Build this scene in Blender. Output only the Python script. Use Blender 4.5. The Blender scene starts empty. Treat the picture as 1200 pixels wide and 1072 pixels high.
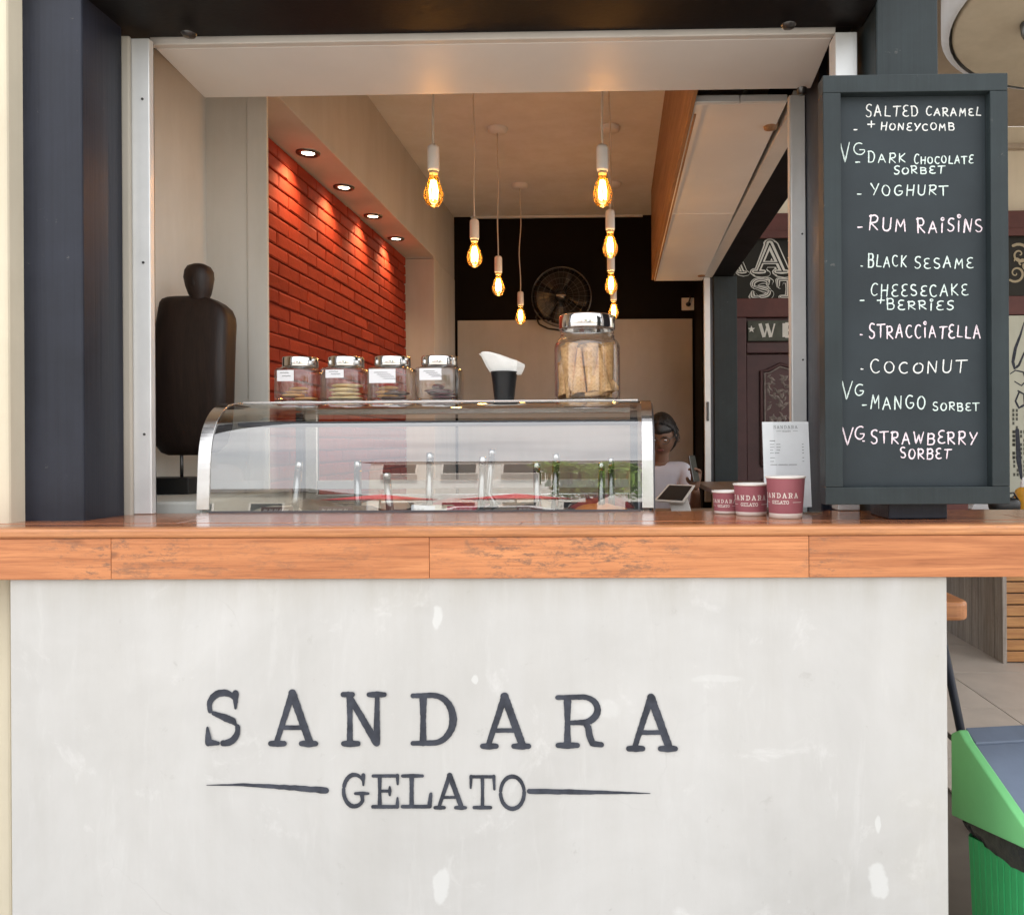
import bpy, bmesh, math, random
from mathutils import Vector, Matrix
R = math.radians
random.seed(11)
sc = bpy.context.scene
COL = sc.collection

# ------------------------------------------------------------ camera
EYE = Vector((0, 0, 1.27)); FPX = 950.0
YAW, ROLL = R(1.0), R(-0.34)
CX, CY = 705.0, 520.0
cd = bpy.data.cameras.new('camera'); cam = bpy.data.objects.new('camera', cd); COL.objects.link(cam)
cd.sensor_width = 36; cd.lens = FPX / 1200 * 36
cd.shift_x = (600 - CX) / 1200; cd.shift_y = (CY - 536) / 1200
cd.clip_start = .05; cd.clip_end = 2000
CR = Matrix.Rotation(YAW, 3, 'Z') @ Matrix.Rotation(R(90), 3, 'X') @ Matrix.Rotation(ROLL, 3, 'Z')
cam.matrix_world = Matrix.Translation(EYE) @ CR.to_4x4()
sc.camera = cam

def at(px, py, D):
    """point of the place seen at a photo pixel, D metres in front of the camera"""
    d = CR @ Vector(((px - CX) / FPX, -(py - CY) / FPX, -1))
    return EYE + d * (D / d.y)

# ------------------------------------------------------------ sky, sun, exposure
w = bpy.data.worlds.new('World'); sc.world = w; w.use_nodes = True
nt = w.node_tree; bg = nt.nodes['Background']
sky = nt.nodes.new('ShaderNodeTexSky'); sky.sky_type = 'NISHITA'; sky.sun_disc = False
SUN_EL, SUN_AZ = R(58), R(20)      # azimuth measured from +y (behind the kiosk) towards +x
sky.sun_elevation = SUN_EL; sky.sun_rotation = SUN_AZ
sky.air_density = 1.0; sky.dust_density = 7.0; sky.ozone_density = 1.0
# thin bright cloud over most of the sky
tcw = nt.nodes.new('ShaderNodeTexCoord'); mpw = nt.nodes.new('ShaderNodeMapping'); mpw.inputs['Scale'].default_value = (1, 1, 1.15)
nzw = nt.nodes.new('ShaderNodeTexNoise'); nzw.inputs['Scale'].default_value = 2.2; nzw.inputs['Detail'].default_value = 6; nzw.inputs['Roughness'].default_value = .55
rpw = nt.nodes.new('ShaderNodeValToRGB'); rpw.color_ramp.elements[0].position = .36; rpw.color_ramp.elements[0].color = (.62, .62, .62, 1)
rpw.color_ramp.elements[1].position = .58; rpw.color_ramp.elements[1].color = (.95, .95, .95, 1)
mxw = nt.nodes.new('ShaderNodeMix'); mxw.data_type = 'RGBA'; mxw.inputs[7].default_value = (9.0, 9.0, 9.1, 1)
nt.links.new(tcw.outputs['Generated'], mpw.inputs[0]); nt.links.new(mpw.outputs[0], nzw.inputs['Vector']); nt.links.new(nzw.outputs['Fac'], rpw.inputs[0])
nt.links.new(rpw.outputs[0], mxw.inputs[0]); nt.links.new(sky.outputs[0], mxw.inputs[6]); nt.links.new(mxw.outputs[2], bg.inputs[0]); bg.inputs[1].default_value = 0.13
sd = bpy.data.lights.new('sun', 'SUN'); sd.energy = 3.6; sd.angle = R(.5); sd.color = (1, .95, .88)
sun = bpy.data.objects.new('sun', sd); COL.objects.link(sun)
sdir = Vector((math.sin(SUN_AZ) * math.cos(SUN_EL), math.cos(SUN_AZ) * math.cos(SUN_EL), math.sin(SUN_EL)))
sun.rotation_euler = sdir.to_track_quat('Z', 'Y').to_euler()
sun.location = (0, 0, 30)
vs = sc.view_settings
sc.display_settings.display_device = 'sRGB'
vs.view_transform = 'Standard'; vs.look = 'None'; vs.gamma = 1; vs.use_curve_mapping = False
vs.exposure = 1.10
cy = sc.cycles
cy.use_denoising = True
cy.max_bounces = 12; cy.transparent_max_bounces = 24; cy.glossy_bounces = 6; cy.transmission_bounces = 8
cy.sample_clamp_indirect = 8; cy.caustics_reflective = False; cy.caustics_refractive = False
cy.blur_glossy = .5

# ------------------------------------------------------------ materials
MATS = {}
def srgb(r, g, b):
    f = lambda c: (c / 255) / 12.92 if c / 255 <= .04045 else ((c / 255 + .055) / 1.055) ** 2.4
    return (f(r), f(g), f(b))
class NT:
    def __init__(s, name):
        s.m = bpy.data.materials.new(name); s.m.use_nodes = True; s.t = s.m.node_tree
        s.b = s.t.nodes['Principled BSDF']; s.out = s.t.nodes['Material Output']
        MATS[name] = s.m
    def n(s, typ, **kw):
        nd = s.t.nodes.new(typ)
        for k, v in kw.items():
            if k.startswith('i_'):
                nd.inputs[k[2:].replace('_', ' ')].default_value = v
            else: setattr(nd, k, v)
        return nd
    def l(s, a, b): s.t.links.new(a, b)
    def coord(s, scale=(1, 1, 1), loc=(0, 0, 0), kind='Object'):
        tc = s.n('ShaderNodeTexCoord'); mp = s.n('ShaderNodeMapping')
        mp.inputs['Scale'].default_value = scale; mp.inputs['Location'].default_value = loc
        s.l(tc.outputs[kind], mp.inputs[0]); return mp.outputs[0]
    def noise(s, vec, scale, detail=4, rough=.55, dist=0):
        nd = s.n('ShaderNodeTexNoise'); nd.inputs['Scale'].default_value = scale
        nd.inputs['Detail'].default_value = detail; nd.inputs['Roughness'].default_value = rough
        nd.inputs['Distortion'].default_value = dist
        if vec: s.l(vec, nd.inputs['Vector'])
        return nd.outputs['Fac']
    def ramp(s, fac, stops):
        r = s.n('ShaderNodeValToRGB'); e = r.color_ramp.elements
        while len(e) < len(stops): e.new(.5)
        for i, (p, c) in enumerate(stops):
            e[i].position = p; e[i].color = (*c, 1) if len(c) == 3 else c
        s.l(fac, r.inputs[0]); return r.outputs['Color']
    def mix(s, fac, a, b, mode='MIX'):
        m = s.n('ShaderNodeMix', data_type='RGBA', blend_type=mode)
        for idx, v in ((0, fac), (6, a), (7, b)):
            if isinstance(v, (int, float)): m.inputs[idx].default_value = v
            elif isinstance(v, tuple): m.inputs[idx].default_value = (*v, 1)
            else: s.l(v, m.inputs[idx])
        return m.outputs[2]
    def math(s, op, a, b=0, clamp=False):
        m = s.n('ShaderNodeMath', operation=op, use_clamp=clamp)
        for i, v in enumerate((a, b)):
            if isinstance(v, (int, float)): m.inputs[i].default_value = v
            else: s.l(v, m.inputs[i])
        return m.outputs[0]
    def bump(s, h, strength=.3, dist=.01):
        b = s.n('ShaderNodeBump'); b.inputs['Strength'].default_value = strength; b.inputs['Distance'].default_value = dist
        s.l(h, b.inputs['Height']); s.l(b.outputs[0], s.b.inputs['Normal'])
    def base(s, c):
        if isinstance(c, tuple): s.b.inputs['Base Color'].default_value = (*c, 1)
        else: s.l(c, s.b.inputs['Base Color'])
    def set(s, rough=.5, metal=0, spec=.5, coat=0, coat_rough=.05):
        s.b.inputs['Roughness'].default_value = rough; s.b.inputs['Metallic'].default_value = metal
        s.b.inputs['Specular IOR Level'].default_value = spec
        s.b.inputs['Coat Weight'].default_value = coat; s.b.inputs['Coat Roughness'].default_value = coat_rough
def simple(name, c, rough=.5, metal=0, spec=.5, var=.12, vs_=12, bump=0, bscale=60, coat=0):
    m = NT(name); m.set(rough, metal, spec, coat)
    v = m.coord()
    n = m.noise(v, vs_, 5, .6)
    lo = tuple(x * (1 - var) for x in c); hi = tuple(min(1, x * (1 + var)) for x in c)
    m.base(m.ramp(n, [(.3, lo), (.7, hi)]))
    rr = m.math('MULTIPLY_ADD', n, .18); m.t.nodes[-1].inputs[2].default_value = max(.02, rough - .09)
    m.l(rr, m.b.inputs['Roughness'])
    if bump: m.bump(m.noise(v, bscale, 4, .6), bump, .004)
    return m.m
def plaster(name, c, var=.07, bump=.15):
    m = NT(name); m.set(.85, 0, .25)
    v = m.coord(); v2 = m.coord((5, 5, .8))
    a = m.noise(v, 2.2, 6, .6, .4); b = m.noise(v2, 1.6, 5, .65); d = m.noise(v, 45, 3, .6)
    col = m.ramp(a, [(.3, tuple(x * (1 - var) for x in c)), (.7, tuple(min(1, x * (1 + var)) for x in c))])
    st = m.ramp(b, [(.35, (.88, .87, .84)), (.6, (1, 1, 1))])
    m.base(m.mix(.6, col, st, 'MULTIPLY'))
    m.bump(m.math('ADD', d, a), bump, .004); return m.m
def wood(name, dark, light, axis='x', rough=.35, coat=.0, knots=0, wear=0, scale=1, bump=.12):
    m = NT(name); m.set(rough, 0, .5, coat, .12)
    lg, sh = .9 * scale, 16 * scale
    s3 = {'x': (lg, sh, sh), 'y': (sh, lg, sh), 'z': (sh, sh, lg)}[axis]
    oi = m.n('ShaderNodeObjectInfo')
    tc = m.n('ShaderNodeTexCoord'); ad = m.n('ShaderNodeVectorMath', operation='MULTIPLY_ADD')
    ad.inputs[1].default_value = (1, 1, 1); cmb = m.n('ShaderNodeCombineXYZ')
    for i in range(3): m.l(m.math('MULTIPLY', oi.outputs['Random'], 7.3 + 3 * i), cmb.inputs[i])
    m.l(tc.outputs['Object'], ad.inputs[0]); m.l(cmb.outputs[0], ad.inputs[2])
    mp = m.n('ShaderNodeMapping'); mp.inputs['Scale'].default_value = s3; m.l(ad.outputs[0], mp.inputs[0])
    g = m.noise(mp.outputs[0], 2.2, 7, .62, .7); g2 = m.noise(mp.outputs[0], 9, 4, .7, .2)
    col = m.ramp(g, [(.28, dark), (.5, tuple((a + b) / 2 for a, b in zip(dark, light))), (.72, light)])
    col = m.mix(.35, col, m.ramp(g2, [(.3, (.72, .68, .64)), (.65, (1, 1, 1))]), 'MULTIPLY')
    mf = m.n('ShaderNodeMapping'); mf.inputs['Scale'].default_value = {'x': (3.5, 130, 130), 'y': (130, 3.5, 130), 'z': (130, 130, 3.5)}[axis]; m.l(ad.outputs[0], mf.inputs[0])
    g3 = m.noise(mf.outputs[0], 1.6, 5, .75, .15)
    col = m.mix(.55, col, m.ramp(g3, [(.38, (.60, .52, .46)), (.50, (1, 1, 1))]), 'MULTIPLY')
    tone = m.ramp(oi.outputs['Random'], [(0, (.80, .76, .72)), (1, (1.0, 1.0, 1.0))])
    col = m.mix(.7, col, tone, 'MULTIPLY')
    if knots:
        mk = m.n('ShaderNodeMapping')
        mk.inputs['Scale'].default_value = {'x': (2.6, 9, 9), 'y': (9, 2.6, 9), 'z': (9, 9, 2.6)}[axis]
        m.l(ad.outputs[0], mk.inputs[0])
        vo = m.n('ShaderNodeTexVoronoi'); vo.inputs['Scale'].default_value = 1.2
        nn = m.n('ShaderNodeTexNoise'); nn.inputs['Scale'].default_value = 7; m.l(mk.outputs[0], nn.inputs['Vector'])
        va = m.n('ShaderNodeVectorMath', operation='MULTIPLY_ADD'); va.inputs[1].default_value = (.25, .25, .25)
        m.l(nn.outputs['Color'], va.inputs[0]); m.l(mk.outputs[0], va.inputs[2]); m.l(va.outputs[0], vo.inputs['Vector'])
        kk = m.ramp(vo.outputs['Distance'], [(.05, (.22, .12, .08)), (.16, (1, 1, 1))])
        col = m.mix(knots, col, kk, 'MULTIPLY')
    if wear:
        mw = m.n('ShaderNodeMapping'); mw.inputs['Scale'].default_value = (6.5, 20, 20); m.l(ad.outputs[0], mw.inputs[0])
        nw = m.noise(mw.outputs[0], 3.4, 10, .84, .15)
        big = m.noise(ad.outputs[0], 2.5, 2, .5)
        k = m.math('MULTIPLY', m.ramp(nw, [(.50, (0, 0, 0)), (.60, (1, 1, 1))]), m.ramp(big, [(.42, (0, 0, 0)), (.62, (1, 1, 1))]))
        col = m.mix(m.math('MULTIPLY', k, wear), col, (.16, .09, .06))
    m.base(col); m.bump(g2, bump, .002); return m.m
def glass(name, tint=(1, 1, 1), edge=1.0, gloss_rough=.0, body=.0, ior=1.45):
    """thin pane: see-through, mirror by Fresnel"""
    m = NT(name); m.t.nodes.remove(m.b)
    tr = m.n('ShaderNodeBsdfTransparent'); tr.inputs[0].default_value = (*tint, 1)
    gl = m.n('ShaderNodeBsdfGlossy'); gl.inputs['Roughness'].default_value = gloss_rough
    fr = m.n('ShaderNodeFresnel'); ge = m.n('ShaderNodeNewGeometry')
    k_ = m.math('MULTIPLY_ADD', ge.outputs['Backfacing'], 1 / ior - ior); m.t.nodes[-1].inputs[2].default_value = ior
    m.l(k_, fr.inputs[0])      # the same Fresnel from both sides of the pane
    f = m.math('MULTIPLY_ADD', fr.outputs[0], edge, True); m.t.nodes[-1].inputs[2].default_value = body
    mx = m.n('ShaderNodeMixShader'); m.l(f, mx.inputs[0]); m.l(tr.outputs[0], mx.inputs[1]); m.l(gl.outputs[0], mx.inputs[2])
    m.l(mx.outputs[0], m.out.inputs[0]); return m.m
def amber_glass():
    m = NT('amber bulb glass'); m.t.nodes.remove(m.b)
    tr = m.n('ShaderNodeBsdfTransparent'); tr.inputs[0].default_value = (1, .78, .42, 1)
    tl = m.n('ShaderNodeBsdfTranslucent'); tl.inputs[0].default_value = (1, .50, .10, 1)
    gl = m.n('ShaderNodeBsdfGlossy'); gl.inputs['Roughness'].default_value = 0.0
    m1 = m.n('ShaderNodeMixShader'); m1.inputs[0].default_value = .045; m.l(tr.outputs[0], m1.inputs[1]); m.l(tl.outputs[0], m1.inputs[2])
    lw = m.n('ShaderNodeLayerWeight'); lw.inputs[0].default_value = .25
    m2 = m.n('ShaderNodeMixShader'); m.l(lw.outputs['Fresnel'], m2.inputs[0]); m.l(m1.outputs[0], m2.inputs[1]); m.l(gl.outputs[0], m2.inputs[2])
    m.l(m2.outputs[0], m.out.inputs[0]); return m.m
def emit(name, c, s):
    m = NT(name); m.t.nodes.remove(m.b); e = m.n('ShaderNodeEmission')
    e.inputs[0].default_value = (*c, 1); e.inputs[1].default_value = s
    m.l(e.outputs[0], m.out.inputs[0]); return m.m

def brushed(name, c, rough):
    """brush-painted timber: long vertical strokes, rubbed and dusty patches, small chips"""
    m = NT(name); m.set(rough, 0, .28)
    v = m.coord(); s1 = m.noise(m.coord((60, 60, 1.2)), 1.5, 5, .6, .2); a = m.noise(v, 3.2, 6, .65, .3); f = m.noise(v, 42, 6, .7)
    col = m.ramp(a, [(.3, tuple(x * .72 for x in c)), (.7, tuple(x * 1.35 for x in c))])
    col = m.mix(.45, col, m.ramp(s1, [(.3, (.7, .7, .7)), (.7, (1.15, 1.15, 1.15))]), 'MULTIPLY')
    chip = m.math('MULTIPLY', m.ramp(f, [(.665, (0, 0, 0)), (.69, (1, 1, 1))]), m.ramp(a, [(.52, (0, 0, 0)), (.6, (1, 1, 1))]))
    col = m.mix(m.math('MULTIPLY', chip, .55), col, (.16, .15, .14)); m.base(col)
    rr = m.math('MULTIPLY_ADD', a, .35); m.t.nodes[-1].inputs[2].default_value = rough - .15; m.l(rr, m.b.inputs['Roughness'])
    m.bump(m.math('ADD', s1, m.math('MULTIPLY', f, .4)), .18, .003); return m.m
M = dict(
    black_paint = brushed('black paint', (.018, .021, .032), .36),
    black_beam = simple('black beam', (.006, .005, .0055), .5, 0, .18, .2, 8, .1, 90),
    slate_paint = brushed('slate paint', (.023, .032, .035), .5),
    chalk_board = simple('chalk board', (.026, .035, .041), .6, 0, .28, .30, 2.6, .05, 150),
    alu = simple('painted aluminium', (.78, .80, .80), .35, .3, .5, .05, 10),
    dark_alu = simple('dark aluminium', (.10, .10, .11), .35, .6, .5, .1, 10),
    shutter = simple('white shutter sheet', (.80, .78, .75), .45, 0, .4, .06, 1.5, .04, 8),
    shutter_edge = simple('shutter edge', (.66, .63, .59), .5, 0, .4, .06, 6),
    ply = wood('plywood edge', (.22, .11, .05), (.45, .26, .13), 'y', .6),
    cream = plaster('cream plaster', (.66, .60, .47)),
    beige = plaster('beige plaster', (.46, .43, .37), .06),
    greige = plaster('grey green plaster', (.76, .745, .69), .05),
    taupe = plaster('taupe plaster', (.54, .53, .51), .05),
    ceil_in = plaster('inner ceiling', (.72, .725, .74), .04, .05),
    dark_wall = simple('dark wall', (.005, .0035, .003), .7, 0, .12, .2, 4, .05, 60),
    inner_panel = plaster('inner panel', (.42, .415, .40), .09),
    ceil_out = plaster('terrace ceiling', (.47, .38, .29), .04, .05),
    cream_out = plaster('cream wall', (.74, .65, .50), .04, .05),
    steel = simple('brushed steel', (.62, .61, .60), .22, 1, .5, .06, 40),
    scoop_steel = simple('scoop steel', (.36, .36, .36), .22, 1, .5, .08, 20),
    chrome = simple('chrome', (.80, .80, .80), .10, 1, .5, .04, 8),
    gunmetal = simple('dark steel', (.12, .12, .12), .3, .9, .5, .2, 8),
    white_plastic = simple('white plastic', (.75, .72, .68), .4, 0, .5, .03, 20),
    cord = simple('white cord', (.62, .56, .48), .6, 0, .3, .05, 40),
    paper = simple('white paper', (.82, .83, .86), .8, 0, .2, .03, 20),
    tissue = simple('tissue', (.82, .82, .79), .9, 0, .2, .05, 30, .2, 60),
    black_plastic = simple('black plastic', (.012, .013, .015), .4, 0, .5, .2, 10),
    cup_pink = simple('dusky pink card', (.30, .098, .118), .55, 0, .35, .05, 20),
    ink = simple('dark lettering paint', (.050, .055, .070), .75, 0, .2, .35, 40),
    ink_grey = simple('grey print', (.20, .20, .22), .8, 0, .2, .1, 20),
    letter_white = simple('white lettering', (.78, .76, .70), .7, 0, .2, .06, 20),
    statue = wood('ebony wood', (.010, .0055, .0050), (.030, .016, .013), 'z', .5, 0, 0, 0, 2.0, .25),
    maroon = simple('maroon boards', (.115, .038, .032), .55, 0, .4, .18, 8, .15, 60),
    maroon_dark = simple('maroon door', (.085, .038, .038), .5, 0, .4, .18, 8, .15, 60),
    sign_dark = simple('dark sign board', (.022, .020, .015), .6, 0, .3, .2, 8),
    sign_grey = simple('grey green sign plank', (.10, .105, .085), .7, 0, .3, .25, 12, .2, 80),
    mural = plaster('pale green mural', (.55, .56, .47), .06),
    gold = simple('dull gold', (.42, .35, .23), .6, 0, .3, .1, 20),
    carving = simple('carved wood', (.26, .22, .20), .6, 0, .35, .3, 30),
    tile = simple('terrace tile', (.50, .45, .40), .45, 0, .4, .1, 5, .05, 30),
    grout = simple('grout', (.14, .12, .10), .9, 0, .2, .1, 8),
    bin_light = simple('pale green plastic', (.155, .48, .19), .42, 0, .45, .14, 3, .05, 120),
    bin_green = simple('green plastic', (.03, .35, .115), .42, 0, .45, .2, 3, .05, 120),
    bin_grey = simple('grey blue plastic', (.13, .165, .23), .45, 0, .45, .2, 4, .05, 90),
    bag = simple('bin bag', (.02, .02, .022), .25, 0, .5, .2, 9, .6, 30),
    yellow = simple('yellow plastic', (.62, .32, .03), .45),
    skin = simple('brown skin', (.17, .092, .06), .5, 0, .4, .08, 10, .05, 80),
    lip = simple('lips', (.16, .05, .045), .5),
    hair = simple('black hair', (.012, .010, .010), .45, 0, .5, .3, 40, .5, 120),
    shirt = simple('white shirt', (.50, .52, .60), .85, 0, .2, .05, 8, .3, 14),
    trousers = simple('dark trousers', (.03, .028, .035), .85, 0, .2, .1, 8, .2, 20),
    asphalt = simple('asphalt', (.055, .055, .056), .9, 0, .3, .2, 6, .3, 80),
    paving = simple('pavement', (.36, .34, .31), .85, 0, .3, .1, 3, .2, 40),
    red_cloth = simple('red canopy cloth', (.50, .03, .04), .8, 0, .2, .1, 5),
    bark = simple('bark', (.10, .075, .055), .9, 0, .2, .3, 14, .5, 30),
    white_wall = plaster('white render', (.70, .70, .67), .04),
    roof_grey = simple('grey roof', (.18, .17, .17), .8),
    tyre = simple('tyre rubber', (.02, .02, .02), .8),
    car_paint = simple('white car paint', (.70, .71, .72), .2, 0, .5, .02, 5, 0, 60, .6),
    clear = glass('clear pane', (.97, .985, .98), 1.15, 0, .01, 1.5),
    case_glass = glass('coated case glass', (.95, .975, .97), 2.2, 0, .17, 1.52),
    jar_glass = glass('jar glass', (.99, .992, .992), 1.25, .01, .015, 1.5),
    jar_base = glass('jar base glass', (.90, .92, .92), 1.6, .05, .12, 1.5),
    amber = amber_glass(),
    window_glass = simple('dark window glass', (.02, .025, .03), .06, 0, .6, .1, 2),
    cone = simple('waffle cone', (.72, .38, .145), .7, 0, .3, .15, 18, .5, 70),
    biscuit = simple('biscuit', (.66, .34, .10), .75, 0, .3, .2, 25, .4, 60),
    cream_biscuit = simple('pale biscuit', (.85, .66, .34), .8, 0, .3, .12, 25, .4, 60),
    choc = simple('chocolate biscuit', (.10, .045, .03), .7, 0, .3, .2, 25, .4, 60),
    berry = simple('dark red crumb', (.09, .015, .03), .6, 0, .3, .2, 25, .4, 60),
    gel_white = simple('cream gelato', (.72, .68, .58), .5, 0, .4, .05, 12, .5, 20),
    gel_red = simple('berry gelato', (.45, .03, .06), .45, 0, .4, .1, 12, .5, 20),
    gel_brown = simple('chocolate gelato', (.08, .035, .02), .45, 0, .4, .1, 12, .5, 20),
    gel_orange = simple('mango gelato', (.75, .22, .05), .45, 0, .4, .1, 12, .5, 20),
    gel_grey = simple('sesame gelato', (.22, .21, .20), .5, 0, .4, .1, 12, .5, 20),
    screen = simple('tablet glass', (.008, .009, .012), .08, 0, .6, .1, 2),
    fixture = emit('downlight lamp', (1.0, .80, .55), 10),
    filament = emit('bulb filament', (1.0, .47, .12), 60),
    shelf_white = plaster('white ledge', (.60, .61, .58), .05),
    counter_side = simple('side counter top', (.20, .14, .10), .5, 0, .4, .15, 9),
)
M['counter_wood'] = wood('varnished counter wood', (.27, .085, .032), (.50, .185, .072), 'x', .24, .5, .55, 0, 1)
M['nosing_wood'] = wood('counter nosing wood', (.44, .165, .06), (.74, .35, .15), 'x', .4, .2, .35, .4, .8)
M['fascia_wood'] = wood('counter fascia wood', (.44, .148, .052), (.74, .31, .125), 'x', .5, .1, .85, .9, 1.0, .3)
M['grey_plank'] = wood('weathered plank', (.24, .22, .20), (.50, .46, .42), 'z', .8, 0, .2, .3)
M['slat_wood'] = wood('orange slat', (.30, .12, .04), (.62, .33, .12), 'x', .45, .2, .3, 0, 1)
M['seat_wood'] = wood('stool seat wood', (.42, .16, .06), (.66, .29, .11), 'x', .4, .2)

def brick_mat():
    m = NT('painted red brick'); m.set(.7, 0, .22)
    v = m.coord(); oi = m.n('ShaderNodeObjectInfo')
    a = m.noise(v, 14, 6, .65)
    c = m.ramp(oi.outputs['Random'], [(0, (.25, .030, .014)), (.5, (.30, .038, .018)), (1, (.34, .046, .022))])
    c2 = m.mix(.5, c, m.ramp(a, [(.3, (.72, .66, .62)), (.65, (1, 1, 1))]), 'MULTIPLY')
    m.base(c2); m.bump(m.noise(v, 55, 5, .65), .5, .003); return m.m
M['fan_blade'] = simple('grey fan blade', (.016, .0145, .0135), .34, .5, .5, .25, 4)
def cone_mat():
    m = NT('waffle'); m.set(.7, 0, .3); v = m.coord()
    w1 = m.n('ShaderNodeTexWave'); w1.inputs['Scale'].default_value = 42; w1.bands_direction = 'DIAGONAL'; m.l(v, w1.inputs['Vector'])
    w2 = m.n('ShaderNodeTexWave'); w2.inputs['Scale'].default_value = 42; w2.bands_direction = 'DIAGONAL'; m.l(m.coord((-1, 1, 1)), w2.inputs['Vector'])
    k = m.math('MAXIMUM', w1.outputs['Fac'], w2.outputs['Fac']); n = m.noise(v, 22, 4, .6)
    c = m.ramp(n, [(.3, (.64, .36, .15)), (.7, (.86, .56, .28))])
    m.base(m.mix(.5, c, m.ramp(k, [(.5, (.8, .72, .64)), (.9, (1, 1, 1))]), 'MULTIPLY')); m.bump(k, .6, .002); return m.m
M['cone'] = cone_mat()
M['brick'] = brick_mat()
M['mortar'] = simple('painted mortar', (.23, .034, .018), .8, 0, .25, .15, 20, .3, 80)

def panel_mat():
    m = NT('white painted cement'); m.set(.7, 0, .3)
    v = m.coord(); v2 = m.coord((4.5, 1, .55))
    a = m.noise(v, 1.5, 6, .62, .5); b = m.noise(v2, 1.8, 6, .7, .3); d = m.noise(v, 7, 7, .7, .6); fine = m.noise(v, 60, 4, .6)
    c = m.ramp(a, [(.30, (.475, .472, .458)), (.5, (.545, .542, .53)), (.70, (.60, .598, .588))])
    c = m.mix(.55, c, m.ramp(b, [(.3, (.90, .89, .87)), (.6, (1, 1, 1))]), 'MULTIPLY')
    e2 = m.noise(m.coord((14, 1, 2.2)), 1.3, 8, .72, .4)
    c = m.mix(m.math('MULTIPLY', m.ramp(e2, [(.56, (0, 0, 0)), (.70, (1, 1, 1))]), .28), c, (.66, .66, .65))
    e3 = m.noise(v, 22, 8, .75, .3)
    c = m.mix(m.math('MULTIPLY', m.ramp(e3, [(.62, (0, 0, 0)), (.70, (1, 1, 1))]), .35), c, (.36, .35, .33))
    c = m.mix(m.math('MULTIPLY', m.ramp(d, [(.60, (0, 0, 0)), (.72, (1, 1, 1))]), .55), c, (.68, .68, .67))
    vc = m.n('ShaderNodeTexVoronoi'); vc.feature = 'DISTANCE_TO_EDGE'; vc.inputs['Scale'].default_value = 3.1
    wv = m.n('ShaderNodeVectorMath', operation='MULTIPLY_ADD'); wv.inputs[1].default_value = (.22, .22, .22)
    nw_ = m.n('ShaderNodeTexNoise'); nw_.inputs['Scale'].default_value = 5; nw_.inputs['Detail'].default_value = 6; m.l(v, nw_.inputs['Vector'])
    m.l(nw_.outputs['Color'], wv.inputs[0]); m.l(v, wv.inputs[2]); m.l(wv.outputs[0], vc.inputs['Vector'])
    ck = m.math('MULTIPLY', m.ramp(vc.outputs['Distance'], [(.002, (1, 1, 1)), (.007, (0, 0, 0))]), m.ramp(a, [(.52, (0, 0, 0)), (.62, (1, 1, 1))]))
    c = m.mix(m.math('MULTIPLY', ck, .30), c, (.38, .37, .35))
    # painted shade with dusty runs under the counter; dust and runs at right end
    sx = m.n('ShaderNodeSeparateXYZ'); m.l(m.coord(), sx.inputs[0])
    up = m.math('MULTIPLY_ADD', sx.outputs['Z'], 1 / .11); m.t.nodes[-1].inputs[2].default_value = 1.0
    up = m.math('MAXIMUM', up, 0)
    shade_dirt = m.math('MULTIPLY', m.math('MULTIPLY', up, m.ramp(b, [(.35, (1, 1, 1)), (.7, (.1, .1, .1))])), .75, True)
    c = m.mix(shade_dirt, c, (.40, .38, .33))
    rt = m.math('MULTIPLY_ADD', sx.outputs['X'], 1 / .25); m.t.nodes[-1].inputs[2].default_value = -1.9
    rt = m.math('MULTIPLY', m.math('MAXIMUM', rt, 0), m.ramp(d, [(.4, (.1, .1, .1)), (.6, (1, 1, 1))]))
    c = m.mix(m.math('MULTIPLY', rt, .3, True), c, (.47, .45, .38))
    # filler patches, chipped
    ns = m.n('ShaderNodeTexNoise'); ns.inputs['Scale'].default_value = 26; ns.inputs['Detail'].default_value = 5; m.l(v, ns.inputs['Vector'])
    for (px, py, rx, rz) in ((513, 725, .011, .028), (557, 795, .008, .012), (517, 1040, .017, .045), (1029, 1032, .02, .045), (1030, 965, .007, .02), (700, 830, .05, .02), (840, 795, .06, .008)):
        p = at(px, py, 1.64)
        mp = m.n('ShaderNodeMapping'); mp.vector_type = 'POINT'
        mp.inputs['Scale'].default_value = (1 / rx, 0, 1 / rz)
        mp.inputs['Location'].default_value = (-p.x / rx, 0, -(p.z - PANEL_TOP) / rz)
        tc = m.n('ShaderNodeTexCoord'); m.l(tc.outputs['Object'], mp.inputs[0])
        va = m.n('ShaderNodeVectorMath', operation='MULTIPLY_ADD'); va.inputs[1].default_value = (1.6, 0, 1.6)
        m.l(ns.outputs['Color'], va.inputs[0]); m.l(mp.outputs[0], va.inputs[2])
        sb = m.n('ShaderNodeVectorMath', operation='SUBTRACT'); m.l(va.outputs[0], sb.inputs[0]); sb.inputs[1].default_value = (.8, 0, .8)
        ln = m.n('ShaderNodeVectorMath', operation='LENGTH'); m.l(sb.outputs[0], ln.inputs[0])
        weak = .25 if rx > .04 else .6
        k = m.ramp(ln.outputs['Value'], [(.75, (weak,) * 3), (1.0, (0, 0, 0))])
        c = m.mix(k, c, (.68, .69, .68))
    m.base(c); m.bump(m.math('ADD', m.math('MULTIPLY', fine, .3), d), .12, .004); return m.m
PANEL_TOP = at(600, 678, 1.64).z + .03
M['panel'] = panel_mat()

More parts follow.
